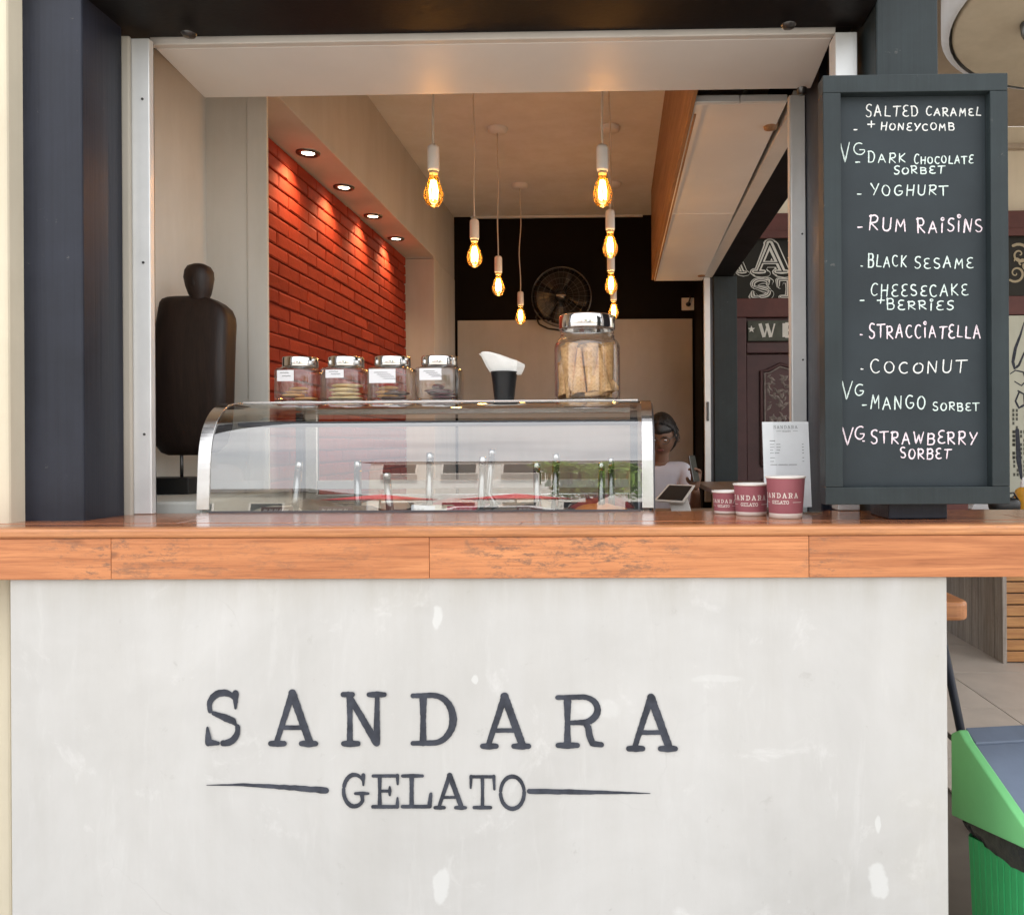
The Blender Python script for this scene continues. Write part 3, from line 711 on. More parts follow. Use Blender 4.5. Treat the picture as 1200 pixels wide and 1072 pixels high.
# ============================================================ BRICK WALL
BW = thing('brick_wall', 'red painted brick accent wall along the left side inside the kiosk', 'brick wall', (-1.34, 4.1, 0))
box('render', 'mortar', BW, -1.3455, -1.331, 2.955, 5.098, .9, H(1.184), 0)
bms = []
for k in range(5):
    mb = MB(); hx, hy, hz = .0055, .1015, .0255
    j = lambda a: random.uniform(-a, a)
    # a pillowed, slightly uneven face: outer ring, inner ring, dome
    outer = [(-hx, -hy, -hz), (-hx, hy, -hz), (-hx, hy, hz), (-hx, -hy, hz)]
    mid = [(hx * .45 + j(.001), s * hy * .995 + j(.0015), t * hz * .97 + j(.0012)) for s, t in ((-1, -1), (1, -1), (1, 1), (-1, 1))]
    top = [(hx + j(.0012), s * (hy - .006) + j(.003), t * (hz - .005) + j(.0015)) for s, t in ((-1, -1), (1, -1), (1, 1), (-1, 1))]
    V = outer + mid + top
    F = [(a, (a + 1) % 4, (a + 1) % 4 + 4, a + 4) for a in range(4)] + [(4 + a, 4 + (a + 1) % 4, 8 + (a + 1) % 4, 8 + a) for a in range(4)] + [(8, 9, 10, 11)]
    mb.add(V, F); bms.append(mb.mesh('brick', 'brick'))
    bm = bmesh.new(); bm.from_mesh(bms[-1]); bmesh.ops.recalc_face_normals(bm, faces=bm.faces); bm.to_mesh(bms[-1]); bm.free()
PITCH = .0574; row = 0; z = H(1.184) - PITCH / 2; nb = 0
while z > .93:
    y = 2.955 - (row % 2) * .104 + random.uniform(-.01, .01)
    while y < 5.095:
        y0, y1 = max(y, 2.957), min(y + .203, 5.096)
        if y1 - y0 > .02:
            o = bpy.data.objects.new('brick', random.choice(bms)); COL.objects.link(o); o.parent = BW
            o.location = Vector((-1.3265 + random.uniform(-.0012, .0016), (y0 + y1) / 2, z + random.uniform(-.0012, .0012))) - ORI[BW]
            o.scale = (1, (y1 - y0) / .203, 1); o.rotation_euler = (random.uniform(-.008, .008), random.uniform(-.03, .03), random.uniform(-.006, .006)); nb += 1
        y += .2085 + random.uniform(-.001, .001)
    z -= PITCH; row += 1
print('bricks', nb)

# ============================================================ PENDANT LAMPS
def bulb_light(parent, loc, e, r=.02):
    l = bpy.data.lights.new('bulb_glow', 'POINT'); l.energy = e; l.color = (1, .87, .70); l.shadow_soft_size = r
    o = bpy.data.objects.new('bulb_glow', l); COL.objects.link(o); o.parent = parent; o.location = loc
BULB_PROF = [(.0125, .0), (.0135, -.012), (.017, -.026), (.025, -.048), (.0310, -.068), (.0325, -.080), (.0300, -.094), (.022, -.108), (.010, -.1165), (.0035, -.1185), (0, -.119)]
def make_pendant(label, zc, X, D, wob):
    """zc: height of the top of the glass"""
    t = thing('pendant_lamp', label, 'pendant lamp', (X, D, H(1.62)), 0, 'amber filament pendant lamps hanging in two rows')
    o = Vector((X, D, zc))
    zr = H(1.62)
    MB().lathe([(0, -.026), (.035, -.026), (.048, -.018), (.052, 0)], (X, D, zr), 28).build('ceiling_rose', 'ceil_in', t)
    n = 14; pts = []
    for i in range(n + 1):
        k = i / n; amp = wob * math.sin(k * math.pi)
        pts.append((X + amp * math.sin(k * 9 + D), D + amp * math.cos(k * 7), zr - .02 + (zc + .082 - zr + .02) * k))
    MB().tube(pts, .0032, 6).build('cord', 'cord', t)
    MB().lathe([(0, .086), (.012, .086), (.0185, .080), (.0195, .070), (.0195, .006), (.0175, .0), (0, 0)], o, 24).build('socket', 'white_plastic', t)
    b = MB().lathe(BULB_PROF, o, 28).build('bulb', 'amber', t)
    MB().lathe([(0, .0), (.0145, .0), (.0145, -.008), (0, -.009)], o + Vector((0, 0, -.0005)), 20).build('screw_base', 'gold', t)
    mb = MB(); mb.tube([o + Vector((0, 0, -.005)), o + Vector((0, 0, -.034))], [.005, .0035], 8)
    mb.build('stem', 'jar_base', b)
    mb = MB()
    for k in range(4):
        a = k * math.pi / 2 + .4
        d = Vector((math.cos(a), math.sin(a), 0))
        mb.tube([o + d * .006 + Vector((0, 0, -.030)), o + d * .0125 + Vector((0, 0, -.062)), o + d * .010 + Vector((0, 0, -.092))], .0026, 6)
    mb.build('filament', 'filament', b)
    bulb_light(t, Vector((X, D, zc - .065)) - ORI[t], LAMP_W * (.5 if D < 3 else 1))
    return t
LAMP_W = .48
spec = [((508, 201), 2.66, 'largest left-hand amber filament bulb, nearest to the front hatch'), ((556, 281), 3.42, 'second amber bulb from the front in the left-hand row, against the beam line'),
        ((584, 320), 4.15, 'third amber bulb from the front in the left-hand row'), ((610, 358), 5.05, 'smallest farthest amber bulb of the left-hand row on a long white cord'),
        ((706, 201), 2.66, 'largest right-hand amber filament bulb, highest of its row'), ((715, 270), 3.42, 'second amber bulb from the top in the right-hand row'),
        ((716, 318), 4.15, 'third amber bulb from the top in the right-hand row'), ((719, 352), 5.05, 'lowest farthest amber bulb of the right-hand row above the cone jar')]
for (px, py), D, lab in spec:
    p = at(px, py, D); make_pendant(lab, p.z, p.x, D, .004 if D < 4.5 else .007)

# ============================================================ DOWNLIGHTS
LBL = ['nearest and largest recessed downlight above the brick wall', 'second recessed downlight along the soffit from the front', 'third recessed downlight along the soffit from the front', 'farthest and smallest recessed downlight by the beige pier']
for lab, (px, py), D in zip(LBL, ((361, 175), (403, 216), (437, 250), (464, 277)), (3.26, 3.70, 4.17, 4.63)):
    X = at(px, py, D).x; zc = H(1.185)
    t = thing('downlight', lab, 'downlight', (X, D, zc), 0, 'recessed downlights over the brick wall')
    MB().lathe([(.048, -.0005), (.046, -.007), (.036, -.009), (.027, -.0035), (.025, -.003)], (X, D, zc), 28).build('trim_ring', 'gunmetal', t)
    MB().lathe([(0, -.0060), (.014, -.0055), (.021, -.004), (.0255, -.0028)], (X, D, zc), 24).build('lamp_lens', 'fixture', t)
    l = bpy.data.lights.new('spot_beam', 'SPOT'); l.energy = 9; l.color = (1, .64, .34); l.spot_size = R(118); l.spot_blend = 1.0; l.shadow_soft_size = .02
    o = bpy.data.objects.new('spot_beam', l); COL.objects.link(o); o.parent = t; o.location = (0, 0, -.012)
    o.rotation_euler = (0, R(11), 0)

# ============================================================ GELATO DISPLAY CASE
XL, XR = at(230, 560, 2.0).x, at(765, 560, 2.0).x
DC = thing('display_case', 'curved glass gelato display case with steel end frames set into the counter', 'display case', (-.47, 2.3, .3))
PROF = [(2.004, 1.070), (2.006, ZC + .02), (2.010, 1.180), (2.015, 1.240), (2.024, 1.282), (2.040, 1.316), (2.064, 1.345), (2.097, 1.368), (2.135, 1.380), (2.180, 1.384)]
def smooth_prof(P, k=4):
    out = []
    for i in range(len(P) - 1):
        p0, p1, p2, p3 = [Vector(P[max(0, min(len(P) - 1, i + q))]) for q in (-1, 0, 1, 2)]
        for s in range(k):
            t = s / k
            out.append(tuple(.5 * ((2 * p1) + (-p0 + p2) * t + (2 * p0 - 5 * p1 + 4 * p2 - p3) * t * t + (-p0 + 3 * p1 - 3 * p2 + p3) * t ** 3)))
    out.append(P[-1]); return out
PS = smooth_prof(PROF)
ZT = 1.384
PF = [p for p in PS if p[1] > ZC - .004] + [(2.62, ZT)]
MB().sheet(PS, XL + .006, XR - .004).build('front_glass', 'case_glass', DC)
box('top_glass', 'clear', DC, XL + .03, XR - .028, 2.182, 2.60, ZT - .006, ZT, 0)
MB().band([(y - .003, z + .002) for y, z in PF], XL - .002, XL + .030, .004).build('end_frame', 'steel', DC, bevel=.001)
MB().band([(y - .003, z + .002) for y, z in PF], XR - .026, XR + .002, .004).build('end_frame', 'steel', DC, bevel=.001)
side = [(y, z) for y, z in PF] + [(2.62, 1.06), (PF[0][0], 1.06)]
MB().prism([(y + (.006 if y < 2.1 else 0), z - .004) for y, z in side], 'x', XL - .001, XL + .003).build('side_glass', 'clear', DC)
MB().prism([(y + (.006 if y < 2.1 else 0), z - .004) for y, z in side], 'x', XR - .003, XR + .001).build('side_glass', 'clear', DC)
MB().band([(y + .002, z - .004) for y, z in PF if y < 2.3], XR + .0025, XR + .006, .006).build('edge_trim', 'dark_alu', DC)
for x in (XL + .02, XR - .045):
    box('rear_post', 'dark_alu', DC, x, x + .024, 2.575, 2.61, 1.05, ZT - .008, .003)
box('rear_post', 'steel', DC, XL + .048, XL + .088, 2.58, 2.60, 1.05, ZT - .008, .003)
box('light_housing', 'dark_alu', DC, XL + .034, XR - .03, 2.150, 2.215, H(.050), H(.064), .004)
box('top_rail', 'steel', DC, XL + .034, XR - .03, 2.178, 2.192, ZT + .0006, ZT + .005, .001)
box('top_rail', 'steel', DC, XL + .031, XR - .03, 2.59, 2.62, ZT - .016, ZT + .004, .003)
box('rear_rail', 'white_plastic', DC, XL + .09, XR - .05, 2.575, 2.60, H(-.140), H(-.112), .003)
box('rear_rail', 'steel', DC, XL + .09, XR - .05, 2.555, 2.573, H(-.182), H(-.155), .003)
box('rear_rail', 'dark_alu', DC, XL + .05, XR - .05, 2.606, 2.62, H(-.205), H(-.186), .003)
box('tray_deck', 'steel', DC, XL + .004, XR - .004, 2.03, 2.62, 1.020, 1.030, .002)
box('cabinet', 'white_plastic', DC, XL, XR, 2.02, 2.62, .02, 1.015, .004)
box('front_seal', 'dark_alu', DC, XL + .03, XR - .03, 1.9995, 2.0025, ZC - .002, ZC + .004, 0)

# gelato pans inside, two rows of five, each with a spatula stuck in it
PANS = [('gel_white', 'cream gelato'), ('gel_brown', 'dark chocolate gelato'), ('gel_white', 'pale vanilla gelato'), ('gel_grey', 'grey sesame gelato'), ('gel_orange', 'orange mango gelato')]
PANS2 = [('gel_brown', 'brown gelato'), ('gel_white', 'white gelato'), ('gel_red', 'red berry gelato'), ('gel_white', 'pale gelato'), ('gel_red', 'bright red gelato')]
WORD = ['leftmost', 'second from the left', 'middle', 'second from the right', 'rightmost']
for r_, row_ in enumerate((PANS, PANS2)):
    for i, (mt, nm) in enumerate(row_):
        cx = XL + .125 + i * .219; cyy = 2.17 + r_ * .255
        t = thing('gelato_pan', 'steel pan of %s, %s row of the case, %s' % (nm, 'front' if r_ == 0 else 'back', WORD[i]), 'gelato pan', (cx, cyy, 1.031), 0, 'gelato pans inside the display case')
        mb = MB(); hx, hy = .098, .115
        mb.box(cx - hx, cx + hx, cyy - hy, cyy - hy + .003, 1.031, 1.086); mb.box(cx - hx, cx + hx, cyy + hy - .003, cyy + hy, 1.031, 1.086)
        mb.box(cx - hx, cx - hx + .003, cyy - hy + .0031, cyy + hy - .0031, 1.031, 1.086); mb.box(cx + hx - .003, cx + hx, cyy - hy + .0031, cyy + hy - .0031, 1.031, 1.086)
        mb.box(cx - hx + .0031, cx + hx - .0031, cyy - hy + .0031, cyy + hy - .0031, 1.031, 1.034)
        mb.build('pan', 'steel', t)
        ph = random.random() * 6
        def fm(d, ph=ph): return 1 + .07 * math.sin(5 * d.x + ph) * math.cos(4 * d.y + ph) + .05 * math.sin(9 * d.y + 7 * d.x + ph)
        MB().ell((cx, cyy, 1.056), .102, .118, .052, 28, 16, fm).build('gelato', mt, t)
        # price label on the front edge
lab = [((435, 596), 'gel_red', 42), ((690, 597), None, 0)]
for k, (px, py, wpx, mt) in enumerate(((323, 595, 38, 'choc'), (392, 597, 40, 'maroon'), (495, 596, 28, 'paper'), (540, 597, 34, 'gel_red'), (620, 597, 30, 'maroon'))):
    p = at(px, py, 2.045); hw = wpx / 2 / 950 * 2.045
    t = thing('flavour_tag', ['dark brown flavour tag behind the case glass at the far left', 'long red brown flavour tag left of the middle of the case', 'white handwritten flavour tag behind the case glass', 'bright red flavour tag near the middle of the case', 'thin red brown flavour tag right of the middle of the case'][k], 'price tag', (p.x, 2.045, 1.07), 0, 'flavour tags standing behind the case glass')
    MB().hexa([(p.x - hw, 2.045, 1.085), (p.x + hw, 2.045, 1.085), (p.x + hw, 2.0475, 1.085), (p.x - hw, 2.0475, 1.085),
               (p.x - hw, 2.055, 1.114 + .004 * (mt == 'paper')), (p.x + hw, 2.055, 1.114), (p.x + hw, 2.0575, 1.114), (p.x - hw, 2.0575, 1.114 + .004 * (mt == 'paper'))]).build('card', mt, t)
    mb = MB()
    for q in range(5 if wpx > 30 else 3):
        x0 = p.x - hw * .8 + q * hw * .33
        fn = lambda u, v, o: (u, 2.0495 - .0022 + (v - 1.10) * .345 - o, v)
        ribbon(mb, [(x0, 1.103), (x0 + hw * .08, 1.109), (x0 + hw * .16, 1.103), (x0 + hw * .22, 1.108)], .0012, fn, .0006 + q * .0001, .004)
    mb.build('scribble', 'letter_white' if mt != 'paper' else 'ink', t)

SP = [((351, 541), (345, 600)), ((419, 540), (419.5, 600)), ((453, 554), (457, 597)), ((504, 530), (503, 596)), ((566, 535), (564, 597)),
      ((577, 526), (572, 582)), ((629, 542), (630, 597)), ((652, 531), (650, 597)), ((705, 542), (705, 597)), ((716, 536), (717, 597))]
SPL = ['leftmost steel spatula handle, leaning right, behind the case glass', 'second spatula handle from the left, upright', 'third spatula handle from the left, leaning left with a white shine',
       'fourth spatula handle from the left, over the white tag', 'dark fifth spatula handle from the left, beside a bent one', 'tall bent spatula handle curving to the right at its foot',
       'blue grey short spatula handle right of the bent one', 'tall thin spatula handle near the reflected greenery', 'shorter one of the close pair of spatula handles at the right', 'taller brownish spatula handle at the far right of the case']
for k, ((tx, ty), (bx_, by)) in enumerate(SP):
    D = 2.15 if k % 2 == 0 else 2.22
    a = at(tx, ty, D + .01); b = at(bx_, by, D)
    d = (a - b).normalized(); b2 = b - d * .05
    t = thing('spatula', SPL[k], 'spatula', b2, 0, 'gelato spatulas standing in the pans')
    bent = k == 5
    if bent: pts = [b2 + Vector((.03, 0, 0)), b + Vector((.012, 0, -.01)), b + Vector((0, 0, .008)), b.lerp(a, .4), b.lerp(a, .82)]
    else: pts = [b2, b.lerp(a, .82)]
    rad = .0102 if k not in (8, 9) else .0092
    MB().tube(pts, rad, 14).build('shaft', 'scoop_steel', t)
    MB().tube([b.lerp(a, .822), b.lerp(a, .828)], rad * .82, 14).build('groove', 'gunmetal', t)
    MB().tube([b.lerp(a, .83), b.lerp(a, .985), a], [rad, rad, rad * .7], 14).build('grip', 'steel', t)

# ============================================================ JARS ON THE CASE
def slab_poly(n, r, c): # irregular biscuit
    return
def make_jar(label, px0, px1, D, hgt, kind, label_rect):
    c = (at(px0, 470, D) + at(px1, 470, D)) / 2; r = (at(px1, 470, D).x - at(px0, 470, D).x) / 2
    X = c.x; z0 = ZT + .0012; o = (X, D, z0)
    t = thing('biscuit_jar', label, 'glass jar', o, 0, 'square glass jars with steel lids on the display case')
    hb = hgt * .76
    MB().lathe([(0, .002), (r * .86, .0), (r * .97, .006), (r, .016), (r, hb * .88), (r * .985, hb * .94), (r * .93, hb * .985), (r * .76, hb * 1.02), (r * .72, hb * 1.05)], o, 40, sq=3.0).build('glass', 'jar_glass', t)
    MB().lathe([(r * .70, hb * 1.04), (r * .88, hb * .965), (r * .94, hb * .93), (r * .955, hb * .86), (r * .955, .020), (r * .90, .012), (0, .009)], o, 40, sq=3.0).build('inner_wall', 'jar_glass', t)
    MB().lathe([(0, .001), (r * .84, .0008), (r * .93, .004), (r * .95, .009), (r * .86, .0105), (0, .008)], o, 40, sq=3.0).build('base', 'jar_base', t)
    MB().lathe([(r * .70, hb * 1.045), (r * .80, hb * 1.045), (r * .815, hb * 1.07), (r * .815, hgt - .003), (r * .79, hgt), (0, hgt)], o, 40).build('lid', 'chrome', t)
    # paper label on the flat front
    lx0, lx1, lz0, lz1 = label_rect; nx = 8
    fr = lambda u: -r * 1.0 * (1 - .10 * abs(u) ** 3) - .0012
    vs_ = []
    for i in range(nx + 1):
        u = lx0 + (lx1 - lx0) * i / nx
        for z in (lz0, lz1): vs_.append((X + u * r, D + fr(u), z0 + z * hb))
    MB().add(vs_, [(2 * i, 2 * i + 2, 2 * i + 3, 2 * i + 1) for i in range(nx)]).build('paper_label', 'paper', t)
    mb = MB(); rows = 2 if kind in ('a', 'b') else 4
    for q in range(rows):
        zz = lz1 - (lz1 - lz0) * (.25 + .6 * q / max(rows, 2)); u0 = lx0 + (lx1 - lx0) * (.2 + .12 * q); u1 = u0 + (lx1 - lx0) * .5
        pts = [(u0 + (u1 - u0) * k / 12, zz + (.018 if k % 2 else -.012) * random.uniform(.5, 1)) for k in range(13)]
        ribbon(mb, pts, .012, lambda u, v, off: (X + u * r, D + fr(u) - .0006 - off, z0 + v * hb), 0, .05)
    mb.build('scribble', 'ink', t)
    # contents
    def bisc(n, mat, rx, rz, base, sp):
        for k in range(n):
            cxx = X + random.uniform(-sp, sp) * r; cyy = D + random.uniform(-sp, sp) * r * .6
            ph = random.random() * 6
            m = MB().ell((cxx, cyy, z0 + base + k * rz * 1.75), rx, rx * .9, rz, 18, 10, lambda d: 1 + .08 * math.sin(4 * d.x + ph) + .05 * math.sin(7 * d.y + ph))
            m.build('biscuit', mat, t)
    if kind == 'a': bisc(4, 'biscuit', r * .50, .0055, .016, .36)
    if kind == 'b': bisc(4, 'cream_biscuit', r * .72, .0065, .018, .12)
    if kind == 'c': bisc(2, 'choc', r * .62, .007, .018, .2); bisc(3, 'biscuit', r * .48, .0065, .022, .4)
    if kind == 'd': bisc(3, 'berry', r * .62, .0055, .017, .2); bisc(2, 'berry', r * .30, .008, .034, .35)
    return t
make_jar('leftmost square jar with small paper label and a few dark golden biscuits', 328, 377, 2.28, .133, 'a', (-.72, .08, .62, .92))
make_jar('second square jar from the left with pale yellow biscuits and blank label', 381, 431, 2.28, .133, 'b', (-.62, .22, .70, .92))
make_jar('third square jar from the left with the biggest handwritten label and brown biscuits', 435, 486, 2.28, .133, 'c', (-.80, .40, .55, .93))
make_jar('fourth square jar from the left with dark red crumbs beside the napkin cup', 490, 541, 2.28, .133, 'd', (-.70, .30, .62, .94))

# black cup with napkins
c = at(591, 470, 2.28); X, D, z0 = c.x, 2.28, ZT + .0075
t = thing('napkin_cup', 'small black paper cup stuffed with white napkins, between jars', 'cup', (X, D, z0))
MB().lathe([(0, .0), (.027, .0), (.0275, .002), (.0365, .078), (.038, .080), (.038, .083), (.035, .083), (.0345, .078), (.026, .004)], (X, D, z0), 32).build('cup', 'black_plastic', t)
sc0 = lambda px, py, dy=0: at(px, py, D + dy)
pl = [[sc0(577, 437), sc0(571, 428), sc0(565, 416), sc0(562, 413)], [sc0(584, 437, -.01), sc0(580, 424, -.012), sc0(573, 412, -.01), sc0(569, 411, -.005)],
      [sc0(592, 437, -.014), sc0(591, 425, -.02), sc0(588, 418, -.018), sc0(583, 414.5, -.012)], [sc0(600, 437, -.01), sc0(602, 428, -.012), sc0(602, 424, -.012), sc0(601, 421, -.006)],
      [sc0(605, 437), sc0(608, 431), sc0(609, 428), sc0(609, 425)]]
vs_ = [p for r_ in pl for p in r_]; fs = []
for i in range(4):
    for j in range(3): fs.append((i * 4 + j, i * 4 + 4 + j, i * 4 + 5 + j, i * 4 + 1 + j))
o = MB().add(vs_, fs, False).build('napkin', 'tissue', t); m_ = o.modifiers.new('thick', 'SOLIDIFY'); m_.thickness = .0012; m_.offset = -1; o.modifiers.new('sub', 'SUBSURF').levels = 1; o.modifiers['sub'].render_levels = 2
pl2 = [[Vector((p.x * 1.0 + .004, p.y + .016, p.z - .004)) for p in r_] for r_ in pl]
o = MB().add([p for r_ in pl2 for p in r_], fs, False).build('napkin', 'tissue', t); m_ = o.modifiers.new('thick', 'SOLIDIFY'); m_.thickness = .004
pl3 = [[Vector((p.x * 1.0 - .003 + .004 * k, p.y + .006 - .005 * (k % 2), p.z - .003 - .002 * (k % 3))) for p in r_] for k, r_ in enumerate(pl)]
o = MB().add([p for r_ in pl3 for p in r_], fs, False).build('napkin', 'tissue', t); m_ = o.modifiers.new('thick', 'SOLIDIFY'); m_.thickness = .001
MB().lathe([(0, 0), (.060, 0), (.062, .002), (.060, .004), (0, .004)], (X - .005, D, ZT + .002), 32).build('saucer', 'white_plastic', None)
o = bpy.data.objects['saucer']; tag(o, 'flat white saucer under the black napkin cup', 'saucer')

# big jar of cones
c0, c1 = at(650, 471, 2.30), at(727, 471, 2.30); X = (c0.x + c1.x) / 2; r = (c1.x - c0.x) / 2; D = 2.30; z0 = ZT + .0012; o = (X, D, z0)
t = thing('cone_jar', 'large round glass jar packed with rolled waffle cones, at right', 'glass jar', o)
hb = .178
MB().lathe([(0, .002), (r * .9, 0), (r * .98, .008), (r, .02), (r, hb * .88), (r * .97, hb * .94), (r * .88, hb), (r * .80, hb * 1.05), (r * .79, hb * 1.09), (r * .83, hb * 1.12), (r * .79, hb * 1.16)], o, 48).build('glass', 'jar_glass', t)
MB().lathe([(r * .76, hb * 1.10), (r * .86, hb * .98), (r * .945, hb * .93), (r * .965, hb * .86), (r * .965, .02), (r * .9, .012), (0, .01)], o, 48).build('inner_wall', 'jar_glass', t)
MB().lathe([(0, .001), (r * .88, .0008), (r * .95, .005), (r * .9, .011), (0, .009)], o, 48).build('base', 'jar_base', t)
MB().lathe([(r * .79, hb * 1.165), (r * .84, hb * 1.165), (r * .855, hb * 1.18), (r * .855, .243), (r * .83, .2465), (0, .2465)], o, 48).build('lid', 'chrome', t)
MB().lathe([(r * .80, hb * 1.05), (r * .835, hb * 1.06), (r * .80, hb * 1.08)], o, 48).build('neck_ring', 'jar_base', t)
def cone_mesh(a, b, r0, r1):
    """rolled waffle cone with open wide end at b and an overlapping seam"""
    a, b = Vector(a), Vector(b); d = (b - a).normalized(); s_ = d.cross(Vector((0, 1, .2))).normalized(); u_ = s_.cross(d).normalized()
    vs_, n, mrow = [], 26, 8
    for j in range(mrow + 1):
        for i in range(n + 1):
            an = 2 * math.pi * 1.12 * i / n + 1.0; k = j / mrow
            rr = (r0 + (r1 - r0) * k) * (1 + .07 * i / n) + .0009 * math.sin(an * 14) * k
            lip = .010 * math.sin(an * .9) * k ** 3
            vs_.append(a + d * ((b - a).length * k + lip) + (s_ * math.cos(an) + u_ * math.sin(an)) * rr)
    fs = [(j * (n + 1) + i, j * (n + 1) + i + 1, (j + 1) * (n + 1) + i + 1, (j + 1) * (n + 1) + i) for j in range(mrow) for i in range(n)]
    return MB().add(vs_, fs, True)
cones = [((-.072, .0, .014), (-.070, .0, .118), .006, .013), ((-.052, -.040, .012), (-.048, -.045, .160), .006, .024), ((-.020, -.055, .150), (-.022, -.060, .016), .005, .021),
         ((.010, -.062, .014), (.012, -.058, .158), .006, .022), ((.032, -.058, .150), (.050, -.052, .020), .005, .022), ((.064, -.030, .014), (.048, -.025, .162), .006, .028),
         ((.0, -.02, .015), (-.02, .0, .165), .006, .03), ((.035, -.066, .025), (.078, -.02, .050), .007, .018), ((.03, .03, .015), (.025, .035, .165), .006, .03),
         ((-.04, .03, .015), (-.035, .04, .16), .006, .028), ((-.062, -.030, .125), (-.060, -.02, .018), .008, .022), ((.045, -.045, .155), (.020, -.064, .02), .006, .020), ((-.035, -.055, .02), (-.052, -.046, .13), .006, .02), ((-.005, -.070, .018), (.050, -.062, .030), .006, .014), ((.0, .02, .155), (.0, .02, .02), .006, .03)]
for a, b, r0, r1 in cones:
    A = Vector(a) + Vector(o); B = Vector(b) + Vector(o)
    cone_mesh(A, B, r0, r1).build('waffle_cone', 'cone', t, fix=False)

# ============================================================ STATUE
SD = 2.42
c = at(232, 440, SD)
t = thing('statue', 'dark wooden figure with a flat shield-like body on a rod, by the left wall', 'statue', (at(232, 577, SD).x, SD, H(-.142)))
def loft(rows, n=28, p=3.0):
    vs_, fs = [], []
    for (cx, cyy, z, hx, hy) in rows:
        for i in range(n):
            a = 2 * math.pi * i / n; ca, sa = math.cos(a), math.sin(a); k = (abs(ca) ** p + abs(sa) ** p) ** (-1 / p)
            vs_.append((cx + hx * k * ca, cyy + hy * k * sa, z))
    for j in range(len(rows) - 1):
        for i in range(n): fs.append((j * n + i, j * n + (i + 1) % n, (j + 1) * n + (i + 1) % n, (j + 1) * n + i))
    fs += [tuple(range(n))[::-1], tuple((len(rows) - 1) * n + i for i in range(n))]
    return MB().add(vs_, fs, True)
rows = []
for (pl_, pr_, py, th) in ((197, 232, 533.5, .012), (190, 252, 530, .024), (185, 262, 520, .034), (184, 268, 500, .040), (185.5, 271, 470, .044), (187, 272, 430, .047), (188.5, 272, 400, .047),
                           (189.5, 272, 380, .046), (190, 271, 372, .044), (190.5, 267, 363, .042), (191, 259, 356, .038), (193, 251, 351.5, .034), (198, 244, 349, .028), (206, 238, 347.5, .018)):
    a = at(pl_, py, SD); b = at(pr_, py, SD); rows.append(((a.x + b.x) / 2, SD + .012 * math.sin(py / 40), a.z, (b.x - a.x) / 2, th))
loft(rows, 48, 7.5).build('body', 'statue', t)
rows = []
for (pl_, pr_, py, th) in ((228, 244, 360, .020), (228.5, 243.5, 354, .019), (224, 247.5, 346, .030), (221, 249, 337, .037), (219, 250.5, 327, .040), (220, 250, 319, .038), (223, 247, 313.5, .030), (229, 241, 310.5, .015)):
    a = at(pl_, py, SD); b = at(pr_, py, SD); rows.append(((a.x + b.x) / 2, SD - .008, a.z, (b.x - a.x) / 2, th))
hd = loft(rows, 28, 2.4).build('head', 'statue', t)
a = at(235, 331, SD)
MB().add([(a.x - .004, SD - .043, a.z + .030), (a.x + .004, SD - .043, a.z + .030), (a.x + .007, SD - .046, a.z - .018), (a.x - .007, SD - .046, a.z - .018), (a.x, SD - .053, a.z - .012), (a.x, SD - .046, a.z + .03)],
         [(0, 1, 5), (0, 5, 4, 3), (5, 1, 2, 4), (3, 4, 2)], True).build('nose', 'statue', hd)
a = at(213, 560, SD)
MB().tube([(a.x, SD, H(-.10)), (a.x, SD, at(0, 528, SD).z)], .005, 10).build('rod', 'gunmetal', t)
a, b = at(176, 570, SD), at(232, 570, SD)
MB().box(a.x - .005, b.x, SD - .055, SD + .055, H(-.1415), at(0, 560, SD).z).build('plinth', 'black_plastic', t, bevel=.003)

